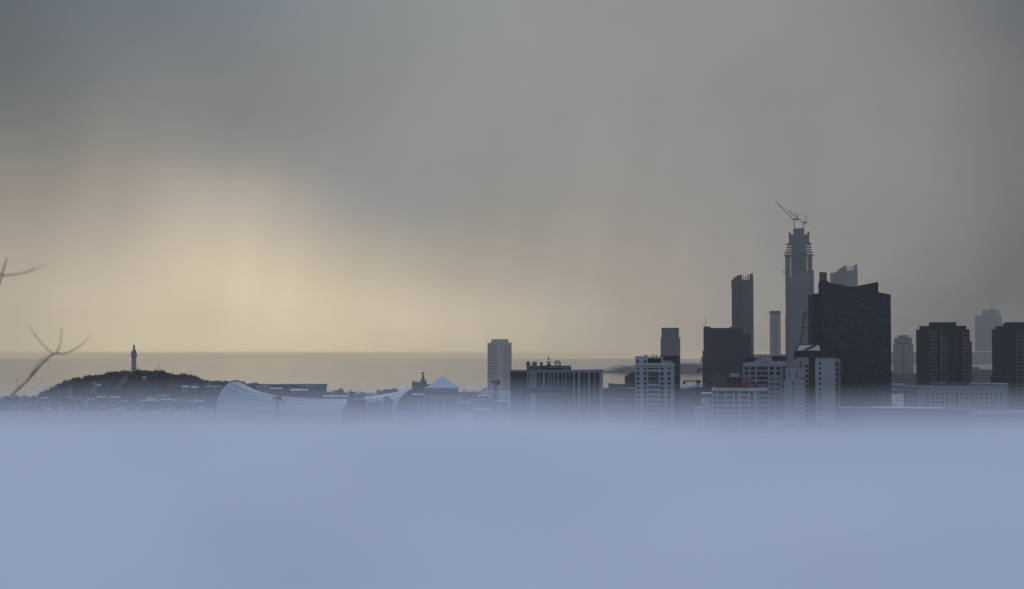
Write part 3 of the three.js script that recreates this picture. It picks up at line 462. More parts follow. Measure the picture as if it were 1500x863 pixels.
// white apartment block with the blue glazed end
{ const S = site('white_apartment', 'white apartment block with framed balconies and a blue glass corner', 'apartments', 1000, 962);
  const white = wallMat(.5, .51, .54), frame = wallMat(.56, .57, .595);
  facade(S, { x0: 930.3, x1: 987.5, y0: 537.5, pitch: 6.9, cols: [[932.2, 936.6], [942.6, 947], [949.4, 964.6], [967, 972], [977.6, 982]], sill: .42, wall: white, back: -20, top: 538 });
  S.box('balcony_frame', 947.6, 949.2, 532, null, .9, -.7, frame); S.box('balcony_frame', 965, 966.4, 532, null, .9, -.7, frame); S.box('balcony_frame', 983.2, 984.4, 535, null, .7, -.7, frame);
  for (let r = 0; r < 17; r++) S.box('balcony', 949.2, 965, 541.3 + r * 6.9, 543.9 + r * 6.9, .75, -.5, r === 1 || r === 2 ? M(.09, .08, .075) : frame);
  S.box('storey_band', 930, 987.6, 531.8, 535.2, .5, -20.2, frame); S.box('storey_band', 930, 987.6, 541.6, 543.4, .45, -.6, frame);
  S.box('attic', 930.2, 948.6, 521.9, 531.8, 0, -16, white); for (const a of [932.3, 943]) S.box('window', a, a + 3.6, 527.8, 531.6, .06, -.1, glassD[0]);
  S.box('attic_gallery', 948.6, 969, 523.4, 531.8, -1.4, -14, M(.035, .045, .06)); S.box('gallery_beam', 948.6, 970.5, 522.8, 525.2, 0, -1.6, white); S.box('gallery_rail', 948.6, 968.5, 528.6, 529.3, -.3, -1.4, M(.1, .12, .14)); S.box('gallery_pier', 968.4, 971, 522, 532, 0, -1.6, white); S.box('attic_step', 971, 982, 528.4, 531.8, -.2, -12, wallMat(.36, .375, .4));
  S.box('blue_glass_corner', 984.4, 995.6, 522, null, -.8, -20, M(.022, .034, .056, .2)); for (let r = 0; r < 9; r++) S.box('corner_ledge', 987.5, 994.2, 535 + r * 13.8, 536.2 + r * 13.8, -.3, -.9, wallMat(.34, .36, .4)); for (const x of [984.6, 989, 994.4]) S.box('corner_mullion', x, x + .7, 522, null, -.5, -.85, M(.08, .09, .11));
  const sg = S.box('sign_screen', 971.5, 995, 521.4, 528.2, -2.4, -3, M(.018, .028, .046, .6)); for (let i = 0; i < 8; i++) S.box('screen_slat', 972 + i * 2.9, 973.1 + i * 2.9, 520.8 + (i % 3) * .5, 530, -2.2, -2.4, M(.03, .042, .06));
  const ink = M(.016, .018, .024, .7), L = [[[[0, .9], [.05, .3], [.5, .1], [.95, .4], [.95, .9]], [[.2, .55], [.8, .55]]], [[[.3, .2], [.55, .1], [.55, 1]], [[.1, 1], [.95, 1]]], [[[.9, .15], [.1, .15], [.1, .5], [.9, .55], [.85, 1], [.05, 1]]], [[[.05, .35], [.4, .1], [.9, .35], [.1, 1], [1, 1]]], [[[.05, .2], [.95, .2]], [[.5, .2], [.5, 1]], [[.05, .65], [.95, .65]]]];
  [[943.4, 948.6], [950.6, 953], [954.8, 958.6], [959.6, 964], [966.8, 971]].forEach(([a, b], i) => glyph(S, 'sign_letter', a, b, 519.9, 523, L[i], .36, -1, ink)); }

// white apartment block with the blue sign screen
{ const S = site('blue_sign_apartment', 'white apartment block with a dark blue rooftop sign and square penthouse', 'apartments', 1080, 1118);
  const white = wallMat(.40, .42, .455), frame = wallMat(.45, .47, .505);
  facade(S, { x0: 1088.4, x1: 1145, y0: 536.5, pitch: 7, cols: [[1090, 1096.5], [1099, 1106], [1108.6, 1124.4], [1127, 1133], [1136.5, 1143.2]], sill: .29, wall: white, back: -20, top: 537 });
  for (const x of [1096.9, 1106.4, 1124.6, 1134, 1143.6]) S.box('frame_pier', x, x + 1.5, 531.5, 549, .8, -.6, frame);
  for (let r = 0; r < 16; r++) S.box('balcony', 1127, 1143.4, 552 + r * 7, 554.6 + r * 7, .8, -.5, r % 2 ? white : wallMat(.30, .33, .41));
  S.box('storey_band', 1088, 1145.4, 532.4, 536.4, .6, -20.2, frame); S.box('storey_band', 1088, 1145.4, 542.6, 543.8, .5, -.6, frame);
  S.poly('stepped_attic', [[1088.5, 532.4], [1104, 530.6], [1104, 529], [1142, 529], [1142, 532.4]], -.6, -15, frame);
  S.box('penthouse', 1109, 1129.6, 523.2, 529.2, -1, -12, white); for (const a of [1117, 1123]) S.box('window', a, a + 2.6, 529.4, 532.2, -.4, -.7, glassD[0]); S.box('penthouse_joint', 1113.2, 1114, 523.4, 529, -.85, -1.05, M(.25, .26, .3)); nest(S, 'penthouse', 'penthouse_joint');
  S.box('sign_screen', 1088.2, 1103.5, 524.4, 530.6, -3, -3.6, M(.016, .03, .06, .6)); S.box('sign_screen', 1130.4, 1152.2, 521.6, 529.8, -3, -3.6, M(.016, .034, .07, .6)); for (let i = 0; i < 7; i++) S.box('screen_slat', 1131.2 + i * 3.05, 1132.4 + i * 3.05, 521.2 + (i % 2) * .7, 530, -2.8, -3, M(.025, .05, .09));
  const ink = M(.014, .02, .034, .7);
  glyph(S, 'sign_letter', 1099, 1108.6, 521.6, 529.6, [[[0, 1], [.35, 0], [.55, .1], [.7, 1]], [[.15, .6], [.6, .6]], [[.75, .2], [.9, .95], [1, .3]]], .6, -1.6, ink);
  [[1107.6, 1110], [1111, 1116], [1117.5, 1122], [1125, 1130.5]].forEach(([a, b], i) => glyph(S, 'sign_letter', a, b, 521, 524, [[[[.2, .1], [.5, 0], [.5, 1]]], [[[0, .2], [.4, 0], [1, .2], [.2, 1], [1, 1]]], [[[1, .1], [.1, .2], [.2, .6], [.9, .6], [.8, 1]]], [[[0, .3], [1, .3]], [[.5, 0], [.5, 1]], [[.1, .9], [.9, .9]]]][i], .42, -1.2, ink));
  S.box('side_bay', 1145, 1151, 529, null, -1.4, -16, white); for (let r = 0; r < 14; r++) S.box('side_window', 1146.8, 1150.6, 536.6 + r * 7, 540.4 + r * 7, -1.3, -1.5, glassD[r % 3]); for (let r = 0; r < 14; r++) S.box('side_balcony', 1146.4, 1151.5, 541 + r * 7, 543.6 + r * 7, -.7, -2, wallMat(.27, .28, .32)); }

// white apartment block with the red sign
{ const S = site('red_sign_apartment', 'long white apartment block with red rooftop characters', 'apartments', 900, 1080);
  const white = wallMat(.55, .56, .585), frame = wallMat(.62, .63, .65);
  facade(S, { x0: 1042.8, x1: 1106.6, y0: 572, pitch: 7.35, cols: [[1044.2, 1048.9], [1050.4, 1061.6], [1063.6, 1073.4], [1075.4, 1081.2], [1084.4, 1096.2], [1097.9, 1103.4]], sill: .27, wall: white, back: -18, top: 572.4 });
  for (const x of [1049, 1062, 1074, 1081.6, 1096.4, 1104]) S.box('frame_pier', x, x + (x > 1080 && x < 1090 ? 2.6 : 1.2), 570.5, null, .75, -.4, frame);
  for (let r = 0; r < 9; r++) { S.box('balcony', 1064, 1073, 577.2 + r * 7.35, 578.9 + r * 7.35, .55, -.3, frame); S.box('balcony', 1084.6, 1096, 577.2 + r * 7.35, 578.9 + r * 7.35, .55, -.3, frame); }
  S.box('cornice', 1042.4, 1123.6, 568.6, 572.2, 1, -18.3, frame);
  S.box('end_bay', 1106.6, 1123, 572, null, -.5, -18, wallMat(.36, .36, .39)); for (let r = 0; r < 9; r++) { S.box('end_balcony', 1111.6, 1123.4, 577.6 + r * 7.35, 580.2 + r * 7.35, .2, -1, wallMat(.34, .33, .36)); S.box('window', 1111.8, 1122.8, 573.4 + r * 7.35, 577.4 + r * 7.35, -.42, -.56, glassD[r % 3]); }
  S.box('left_wing', 1026.6, 1042.6, 583.5, null, -1, -17, white); S.box('left_wing_attic', 1027.4, 1041.6, 576.8, 583.5, -1.6, -12, wallMat(.2, .21, .24)); S.box('left_wing_roof_snow', 1026.8, 1042.2, 575.8, 576.8, -1.2, -12.4, snow);
  S.box('left_annex', 1019.6, 1031, 597.6, null, 1, -15, white); for (let r = 0; r < 7; r++) { S.box('window', 1038.8, 1041, 587 + r * 7.35, 591.5 + r * 7.35, -.92, -1.05, glassD[1]); S.box('window', 1023.5, 1026, 601 + r * 7.35, 605 + r * 7.35, 1.05, .9, glassD[1]); S.box('window', 1034, 1036.5, 600 + r * 7.35, 604.5 + r * 7.35, -.92, -1.05, glassD[1]); }
  S.box('penthouse', 1045, 1063, 551.5, 568.6, -8, -16, wallMat(.15, .14, .15)); S.box('water_tank_room', 1069, 1082.6, 548, 553, -9, -15, wallMat(.34, .355, .39)); S.box('tank_room_base', 1066, 1086, 553, 568.6, -8.6, -15.6, M(.05, .052, .06)); S.box('vent_house', 1086, 1098, 554, 568.6, -9, -15, wallMat(.18, .18, .2));
  S.bars('satellite_mast', [[1053, 551.5, 1053, 546, .25], [1040, 556, 1046, 552.5, .5]], .25, -10, M(.3, .3, .33));
  const red = M(.20, .022, .018, .6), z = -1, w = .42;
  const G = [[1050.6, 1058.6, [[[0, .05], [1, .05]], [[.4, .05], [.3, .55], [0, 1]], [[.38, .38], [.95, .38], [.9, .95], [.7, .9]]]],
    [1063, 1071, [[[.5, 0], [.45, .5], [0, 1]], [[.47, .45], [.7, .8], [1, 1]], [[.05, .33], [.95, .33]]]],
    [1076, 1083.6, [[[.05, .2], [.95, .2]], [[.5, 0], [.5, .5]], [[.45, .2], [.05, .5]], [[.55, .2], [.95, .5]], [[.2, .58], [.8, .58], [.8, 1], [.2, 1], [.2, .58]], [[.2, .78], [.8, .78]]]],
    [1087.8, 1098, [[[0, .05], [1, .05], [1, 1], [0, 1], [0, .05]], [[.2, .3], [.8, .3]], [[.2, .55], [.8, .55]], [[.5, .3], [.5, .8]], [[.2, .8], [.8, .8]]]],
    [1103.6, 1109.6, [[[.1, .1], [.9, .1]], [[0, .3], [1, .3]], [[.2, .3], [.2, .7], [.8, .7], [.8, .3]], [[.5, 0], [.5, 1]], [[.2, .5], [.8, .5]], [[0, 1], [1, 1]], [[.1, .85], [.9, .85]]]],
    [1115.6, 1121.4, [[[0, .1], [1, .1], [.5, .5], [.45, 1], [.2, .95]]]]];
  for (const [a, b, st] of G) glyph(S, 'sign_character', a, b, 560.2, 567.6, st, w, z, red);
  S.bars('sign_frame', [[1047, 560, 1047, 568.7], [1124, 560, 1124, 568.7], [1047, 568.2, 1124, 568.2], [1047, 564, 1124, 564], [1061, 560, 1061, 568.7], [1074, 560, 1074, 568.7], [1086, 560, 1086, 568.7], [1100.5, 560, 1100.5, 568.7], [1112.5, 560, 1112.5, 568.7]], .2, z - .4, M(.07, .065, .07)); }

// dark slab
{ const S = site('dark_slab_tower', 'broad dark slab tower with a step in its roofline', 'tower', 1500, 1065), w = M(.046, .056, .068, .5), seam = M(.024, .03, .04, .4);
  S.box('core', 1031, 1088, 481.5, null, -.4, -30, w); S.box('corner_strip', 1030.4, 1040.5, 478.3, null, 0, -12, M(.055, .062, .072, .5)); S.box('right_wing', 1088, 1100, 490, null, -.8, -30, M(.048, .055, .067, .5)); S.box('parapet', 1040.5, 1072, 480.4, 481.5, -.2, -29, M(.06, .062, .068));
  for (let i = 0; i < 30; i++) S.box('floor_band', 1040.6, 1088, 486 + i * 4.1, 487.4 + i * 4.1, -.28, -.5, seam); for (const x of [1052, 1064, 1076]) S.box('facade_rib', x, x + .6, 481.5, null, -.2, -.45, w); S.box('rooftop_plant', 1069, 1073, 478.8, 481.5, -4, -10, w); S.bars('roof_mast', [[1033.5, 478.4, 1033.5, 465.5]], .3, -4, iron);
  S.box('left_strip', 1028.8, 1030.4, 514, null, -1, -14, M(.05, .05, .056)); for (let i = 0; i < 8; i++) S.box('strip_window', 1032, 1039.4, 484 + i * 13, 485 + i * 13, .06, -.05, M(.09, .095, .11)); }
// two towers with curved crowns
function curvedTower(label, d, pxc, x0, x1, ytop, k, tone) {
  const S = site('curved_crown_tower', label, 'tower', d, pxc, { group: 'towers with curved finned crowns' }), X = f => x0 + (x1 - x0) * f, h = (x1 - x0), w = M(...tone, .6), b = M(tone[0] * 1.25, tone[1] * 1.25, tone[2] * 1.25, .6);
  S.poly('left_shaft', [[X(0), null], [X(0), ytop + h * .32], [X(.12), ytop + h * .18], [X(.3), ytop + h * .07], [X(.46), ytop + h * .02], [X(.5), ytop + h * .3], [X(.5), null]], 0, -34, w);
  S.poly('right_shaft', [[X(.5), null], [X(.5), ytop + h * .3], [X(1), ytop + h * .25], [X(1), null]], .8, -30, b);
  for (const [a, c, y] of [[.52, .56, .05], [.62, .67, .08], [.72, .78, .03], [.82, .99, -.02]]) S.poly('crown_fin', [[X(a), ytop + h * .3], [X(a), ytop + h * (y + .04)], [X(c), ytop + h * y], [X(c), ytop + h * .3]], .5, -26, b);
  for (const f of [.2, .36, .5, .66, .83]) S.box('facade_rib', X(f), X(f + .035), ytop + h * .34, null, 1.2, -.5, w);
  S.box('parapet_cap', X(-.015), X(.02), ytop + h * .3, ytop + h * .6, .3, -30, w); return S;
}
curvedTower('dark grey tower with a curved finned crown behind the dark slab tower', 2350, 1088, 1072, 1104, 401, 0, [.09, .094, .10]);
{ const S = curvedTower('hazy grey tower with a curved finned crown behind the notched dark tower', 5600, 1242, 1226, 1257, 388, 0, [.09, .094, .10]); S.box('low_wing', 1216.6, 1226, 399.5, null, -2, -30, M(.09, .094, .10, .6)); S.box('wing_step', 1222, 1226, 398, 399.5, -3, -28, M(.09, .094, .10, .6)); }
{ const S = site('narrow_tower', 'slim pale tower with a dark vertical slot between the tall towers', 'tower', 3300, 1135.5), w = wallMat(.50, .46, .41); S.box('shaft', 1127.6, 1143.6, 459, null, 0, -24, w); S.box('dark_crown', 1127.4, 1143.8, 455.4, 461, .6, -24.6, M(.12, .12, .12)); S.box('window_slot', 1133, 1138.4, 464, null, .4, -.2, M(.22, .22, .22)); for (const x of [1130, 1135.4, 1140.6]) S.box('facade_rib', x, x + .8, 463, null, .9, -.1, M(.34, .34, .33)); }
// the supertall tower under construction
{ const S = site('unfinished_tower', 'very tall unfinished concrete tower with cranes on its stepped top', 'tower', 3500, 1171), con = M(.118, .123, .135, .9), cl = M(.12, .125, .14, .5), pale = M(.135, .14, .15, .6);
  S.box('glazed_shaft', 1150.4, 1183, 462, null, 0, -50, cl); S.box('right_shoulder', 1183, 1192.8, 396, null, .8, -46, cl); S.poly('glazed_front', [[1160, null], [1160, 407], [1164, 403], [1172, 401], [1181, 398], [1183, 400], [1183, null]], 1.6, -20, pale);
  for (const x of [1152.5, 1155, 1163, 1166, 1169, 1173, 1177, 1180, 1186, 1189.5]) S.box('facade_rib', x, x + .6, x < 1158 ? 463 : x > 1184 ? 398 : 410, null, 2.2, 0, con);
  S.box('core', 1160, 1182, 372, 466, -1, -34, con); S.box('left_wall', 1150.8, 1157.4, 375, 406, -.6, -16, con); S.box('left_lower_wall', 1150.8, 1160.4, 406, 463, -.6, -16, con); S.box('right_wall', 1184.6, 1190.6, 375, 400, -.6, -16, con);
  for (let i = 0; i < 10; i++) { const y = 375 + i * 3.4; S.box('floor_slab', 1151, y < 396 ? 1190.4 : 1184, y, y + 1.7, -.8, -17, con); }
  for (let i = 0; i < 7; i++) S.box('core_rib', 1163 + i * 2.7, 1163.7 + i * 2.7, 376, 402, 0, -1.2, pale);
  S.box('safety_deck', 1149.2, 1192.4, 372.2, 374.4, 1.5, -22, con); S.box('safety_deck', 1150.4, 1191, 369, 370.4, 1, -20, pale);
  S.box('upper_core', 1160, 1182, 350, 372, -2, -28, con); for (const [y] of [[357], [361], [364.6], [368]]) S.box('upper_slab', 1153, 1189.2, y, y + 1.6, -1.6, -16, con); for (const x of [1153, 1157, 1184.2, 1188.2]) S.box('upper_column', x, x + .9, 356, 370, -1.4, -4, con);
  S.poly('shoulder', [[1154, 357.2], [1157, 353.5], [1186, 353.5], [1189, 357.2]], -1.8, -18, con); S.box('formwork', 1156.4, 1186.4, 343, 353.5, -2.4, -20, con); for (const [a, b] of [[1156, 1159.4], [1183.6, 1187]]) S.box('formwork_post', a, b, 339.6, 345, -2, -9, con); for (let i = 0; i < 5; i++) S.box('formwork_rib', 1161.5 + i * 4.2, 1162.6 + i * 4.2, 343, 353, -1.8, -2.6, pale);
  S.box('core_top', 1163, 1179, 334, 343, -3, -18, con); S.box('hoist_platform', 1146, 1150.8, 397.4, 398.6, -1, -6, con); S.box('service_mast', 1150.8, 1151.6, 366, 376, -.6, -2, con); }
function luffer(label, px, base, platform, tip, aTop, back) {
  const S = site('luffing_crane', label, 'crane', 3515, px, { ground: EYE - (base - HORIZON) / F * 3515, group: 'cranes on top of the unfinished tower' }), m = M(.13, .13, .13, .7);
  mesh('mast', lattice([0, 0, 0], [0, S.Y(platform), 0], 2.2, 6, .55), m, S.g); S.box('platform', px - 1.6, px + back, platform - .6, platform + 1.5, 2, -2, m);
  mesh('jib', lattice([S.X(px - 1), S.Y(platform), 0], [S.X(tip[0]), S.Y(tip[1]), 0], 1.5, 18, .5), m, S.g); S.bars('a_frame', [[px + 1, platform, aTop[0], aTop[1], .8], [px + back - .6, platform, aTop[0], aTop[1], .7]], .7, 0, m);
  S.bars('luffing_rope', [[aTop[0], aTop[1], tip[0] + (px - tip[0]) * .35, tip[1] + (platform - tip[1]) * .35]], .12, 0, m);
}
luffer('left luffing crane with the longer raised jib on the unfinished tower', 1164.4, 334, 320.6, [1137, 294], [1169.2, 311], 7);
luffer('right luffing crane with the shorter jib on the unfinished tower', 1178.2, 334, 325.4, [1156, 307.2], [1181.8, 314], 5.4);

// notched dark tower
{ const S = site('notched_dark_tower', 'massive near black tower with a notched sloping roofline', 'tower', 1080, 1250), body = M(.009, .016, .035, .4);
  S.poly('front_block', [[1199, null], [1199, 414.6], [1209, 412.6], [1305, 432], [1305, null]], 0, -14, body);
  S.poly('rear_wedge', [[1236, 500], [1236, 421], [1252, 418.6], [1284, 412.4], [1287.6, 412], [1287.6, 500]], -14.5, -30, body);
  S.box('left_flank', 1192.4, 1199, 429.4, null, -2.5, -28, body);
  S.box('stair_strip', 1183.4, 1192.4, 430.2, null, -5, -22, M(.07, .068, .06, .8)); for (let i = 0; i < 22; i++) S.box('stair_strip_band', 1183.4, 1192.2, 435 + i * 7, 437.4 + i * 7, -4.8, -5.1, M(.04, .04, .04, .6));
  S.box('corner_pier', 1199.2, 1203.4, 415.6, null, .25, -1, body);
  // small windows of several tones, too fine to single out
  const r = rng(5), tones = [[], [], []];
  for (let y = 0; y < 46; y++) for (let x = 0; x < 33; x++) { const px = 1205 + x * 3, py = 419 + y * 4.05; if (py < 416 + (px - 1209) * .203 + 2.5 || px > 1303) continue; const v = r(); if (v < .34) continue; const w = (.7 + r() * .5) * S.sx * 1.3, h = (2 + r() * 1.4) * S.sy; const g = new THREE.BoxGeometry(w, h, .3); g.translate(S.X(px + .9 + r() * .8), S.Y(py + 2), .02); const k = v * .55 + .45 * fbm(x / 3.2 + 7, y / 2.6, 3); tones[k < .44 ? 1 : k < .62 ? 0 : 2].push(g); }
  tones.forEach((t, i) => { const m = mesh('window_grid', mergeGeometries(t), [M(.05, .066, .098, .4), M(.026, .038, .068, .3), M(.10, .115, .145, .5)][i], S.g); m.userData.kind = 'stuff'; });
  for (let i = 0; i < 12; i++) { const a = 1204 + i * 8.4; S.box('facade_fin', a, a + .35, 416.5 + (a - 1209 > 0 ? (a - 1209) * .203 : 0), null, .3, -.2, body); }
  for (const y of [433, 472]) S.box('edge_ledge', 1303.6, 1305.8, y, y + 1, .4, -3, M(.4, .41, .43));
  for (let i = 0; i < 20; i++) S.box('floor_line', 1204.5, 1304, 434 + i * 8.1, 434.6 + i * 8.1, .24, -.1, M(.045, .055, .075, .5));
  S.box('sign_platform', 1199.6, 1214, 411.2, 413.4, -3, -12, M(.03, .03, .035)); const b = S.box('sign_cube', 1200.4, 1211.2, 397.8, 411, -4, -10, M(.10, .028, .024, .7)); S.box('sign_panel', 1202, 1208.6, 399.4, 409.6, -3.85, -4.1, M(.16, .095, .08, .6)); nest(S, 'sign_cube', 'sign_panel', 'sign_platform'); nest(S, 'stair_strip', 'stair_strip_band'); nest(S, 'front_block', 'window_grid', 'facade_fin', 'floor_line', 'edge_ledge', 'corner_pier'); }
// brown tower with the cantilevered roof and lattice mast
{ const S = site('brown_mast_tower', 'brown tower with a wide snowy roof slab and lattice mast', 'tower', 1000, 1184), brown = wallMat(.085, .065, .06);
  S.box('shaft', 1184.6, 1193.6, 524, null, 0, -12, brown); S.box('rear_shaft', 1168, 1199, 526, null, -3, -12, M(.045, .045, .05));
  S.box('roof_slab', 1163, 1202.6, 514.4, 523.6, 4, -14, M(.035, .03, .032, .8)); S.box('roof_edge', 1162.4, 1203.2, 513.6, 516, 4.6, -14.6, M(.06, .05, .05)); S.box('slab_bracket', 1163, 1167.4, 523.6, 527, 3, -4, M(.03, .028, .03));
  const rf = S.poly('snow_roof', [[1165.4, 513.6], [1169.6, 504.6], [1198.6, 504.6], [1201.6, 513.6]], 3.4, -10, snow); S.bars('roof_ridge', [[1170, 504.8, 1199, 504.8, .5], [1196, 505, 1178, 513, 1.1, 3.5, 3.7], [1166, 513, 1170, 504.8, .8, 3.5, 3.5], [1190, 505, 1199, 503, .6]], .5, 3.4, M(.05, .04, .04));
  nest(S, 'snow_roof', 'roof_ridge'); nest(S, 'roof_slab', 'roof_edge', 'slab_bracket'); S.box('signal_box', 1186.6, 1188.4, 517, 519.4, 4.15, 3.9, M(.25, .25, .28));
  const legs = [[1171.4, 505, 1175.6, 480], [1191.6, 505, 1185.8, 480], [1175.6, 480, 1177.4, 457], [1185.8, 480, 1183.6, 457]];
  S.bars('mast_leg', legs.map(l => [...l, .55, 1, 0]), .36, 0, iron); S.bars('mast_leg', legs.map(l => [...l, .55, -7, -3]), .36, -4, iron);
  S.bars('mast_bracing', [[1173.8, 491, 1188.4, 491], [1172.4, 499, 1190, 499], [1171.6, 504, 1188.4, 491], [1191.4, 504, 1173.8, 491], [1174, 491, 1185.8, 480], [1188.4, 491, 1175.6, 480], [1175.6, 480, 1184.6, 468], [1185.8, 480, 1176.6, 468], [1176.6, 468, 1184.6, 468], [1176.6, 468, 1183.6, 458], [1184.6, 468, 1177.4, 458]], .26, .4, iron);
  S.box('mast_deck', 1174.4, 1187, 479.4, 481, 1.4, -4.4, iron); S.box('mast_deck', 1176.6, 1184.4, 457, 458.4, .8, -3.6, iron); S.bars('aerial', [[1178.4, 457, 1178.4, 452], [1182.6, 457, 1182.6, 449.4]], .22, -1.4, iron); }
// white blocks before it
{ const S = site('stepped_white_block', 'stepped white block with slit windows left of the brown shaft', 'apartments', 950, 1167), w = wallMat(.42, .43, .45), w2 = wallMat(.45, .46, .48);
  S.box('rear_tier', 1164.4, 1184.4, 525, null, -4, -16, wallMat(.32, .33, .345)); S.box('middle_tier', 1151, 1179.4, 540.4, null, -1, -14, w); S.box('front_tier', 1148.4, 1179, 556, null, 0, -4, w2);
  for (const [a, y] of [[1155, 545], [1166, 545], [1171, 529]]) S.box('slit_window', a, a + 1.6, y, y + 8, y < 540 ? -3.9 : -.9, y < 540 ? -4.1 : -1.1, glassD[1]); for (let r = 0; r < 10; r++) S.box('slit_window', 1160.6, 1162.6, 560 + r * 7.5, 563.6 + r * 7.5, .06, -.1, glassD[1 + r % 2]);
  for (let r = 0; r < 14; r++) S.box('balcony', 1179.2, 1184.4, 531 + r * 7.4, 534 + r * 7.4, -1, -5, w); for (let r = 0; r < 12; r++) S.box('window', 1180, 1183.6, 534.2 + r * 7.4, 538 + r * 7.4, -2.6, -3.9, glassD[0]);
  for (let r = 0; r < 11; r++) S.box('left_balcony', 1145.6, 1148.6, 561 + r * 7.4, 564.4 + r * 7.4, -1, -4, w); S.box('roof_coping', 1150.6, 1179.8, 539.6, 540.5, -.8, -14.2, w2); S.box('roof_coping', 1148, 1179.4, 555.2, 556.1, .2, -1, w2); S.box('vent_slot', 1172.6, 1178, 553.2, 555, -.9, -1.1, glassD[0]); }
{ const S = site('blank_white_block', 'tall white block with one column of windows and side balconies', 'apartments', 940, 1212), w = wallMat(.44, .45, .47);
  S.box('wall', 1193.8, 1223, 525.4, null, 0, -14, w); S.box('parapet', 1193.4, 1223.2, 524.6, 525.5, .3, -14.3, wallMat(.4, .415, .445)); for (let r = 0; r < 15; r++) S.box('window', 1198.6, 1202.2, 530.6 + r * 7.45, 534.2 + r * 7.45, .05, -.2, glassD[r % 2]);
  S.box('balcony_core', 1223, 1230, 526.4, null, -1.4, -12, w); for (let r = 0; r < 15; r++) { S.box('balcony', 1223.2, 1231.4, 528.6 + r * 7.45, 532.4 + r * 7.45, 0, -5, wallMat(.22, .215, .21)); S.box('balcony_window', 1223.4, 1227.6, 532.6 + r * 7.45, 535.8 + r * 7.45, -1.2, -1.5, glassD[0]); } S.box('wall_joint', 1209.4, 1209.8, 526, null, .06, -.1, M(.26, .27, .3)); }

// the right hand group
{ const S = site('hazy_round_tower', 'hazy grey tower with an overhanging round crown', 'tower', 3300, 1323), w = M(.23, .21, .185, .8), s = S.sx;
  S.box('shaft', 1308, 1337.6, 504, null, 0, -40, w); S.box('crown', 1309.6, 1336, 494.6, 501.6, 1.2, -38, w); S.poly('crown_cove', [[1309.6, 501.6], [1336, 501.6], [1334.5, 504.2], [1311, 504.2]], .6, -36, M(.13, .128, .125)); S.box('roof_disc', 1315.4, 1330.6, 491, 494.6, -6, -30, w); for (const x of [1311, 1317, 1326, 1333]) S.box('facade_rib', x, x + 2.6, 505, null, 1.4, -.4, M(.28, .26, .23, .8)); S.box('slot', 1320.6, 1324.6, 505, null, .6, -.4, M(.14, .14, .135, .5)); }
function balconyTower(name, label, d, pxc, o) {
  const S = site(name, label, 'tower', d, pxc), body = M(.024, .03, .04, .6), green = M(.03, .039, .042, .6), dk = M(.013, .017, .027, .4), rail = wallMat(.135, .145, .155);
  for (const [nm, a, b, y, z, m] of o.blocks) S.box(nm, a, b, y, null, z, -26, { body, green, dk }[m]);
  for (const [a, b, y0] of o.bays) { for (let r = 0; r < o.rows; r++) { const y = y0 + r * o.pitch; S.box('balcony', a, b, y + o.pitch * .55, y + o.pitch * .95, 1.1, -.4, rail); S.box('window', a + 1, b - 1, y + .3, y + o.pitch * .52, .3, .1, glassD[(r * 7 + a | 0) % 3]); } S.box('bay_pier', a - .7, a + .6, y0 - 1, null, 1.3, -.3, rail); S.box('bay_pier', b - .6, b + .7, y0 - 1, null, 1.3, -.3, rail); }
  for (const [a, b, y0] of o.strips ?? []) for (let r = 0; r < o.rows; r++) S.box('window', a, b, y0 + r * o.pitch, y0 + r * o.pitch + o.pitch * .5, .16, -.2, M(.05, .054, .062, .3));
  return S;
}
balconyTower('dark_balcony_tower', 'dark tower with stepped top and pale balcony bays behind the low white building', 1300, 1381, { pitch: 5.4, rows: 22,
  blocks: [['centre', 1361, 1400.6, 484, -.4, 'body'], ['left_flank', 1341.6, 1361, 482.6, -.8, 'green'], ['left_shoulder', 1346.4, 1361, 477.4, -3, 'green'], ['penthouse', 1360.8, 1401, 472, -3, 'body'], ['right_bay_wall', 1400.6, 1409, 478.6, -1, 'dk'], ['right_shoulder', 1401, 1415.6, 477.4, -3.2, 'dk'], ['right_flank', 1409, 1420.4, 482.6, -.6, 'body']],
  bays: [[1362.4, 1371.4, 483.8], [1377, 1387.2, 483.8], [1410, 1419, 484]], strips: [[1349, 1350.6, 486], [1356, 1357.6, 486], [1392, 1393.4, 486], [1397, 1398.4, 486]] });
balconyTower('corner_balcony_tower', 'dark tower with pale balconies at the right edge beside the hazy spire tower', 1270, 1492, { pitch: 5.4, rows: 24,
  blocks: [['left_flank', 1452.6, 1469.6, 482, -1, 'green'], ['left_shoulder', 1458, 1472, 477.6, -3, 'dk'], ['centre', 1469.6, 1487.4, 474, -.4, 'body'], ['penthouse', 1471.6, 1516, 472, -3, 'body'], ['right_wall', 1487.4, 1534, 480, -1.2, 'green']],
  bays: [[1488.6, 1499.4, 483.4], [1506, 1516, 483.4], [1522, 1532, 483.4]], strips: [[1456, 1457.5, 486], [1463, 1464.6, 486], [1474, 1475.4, 480], [1481, 1482.4, 480]] }).bars('roof_mast', [[1487, 473, 1487, 469.6]], .3, -5, iron);
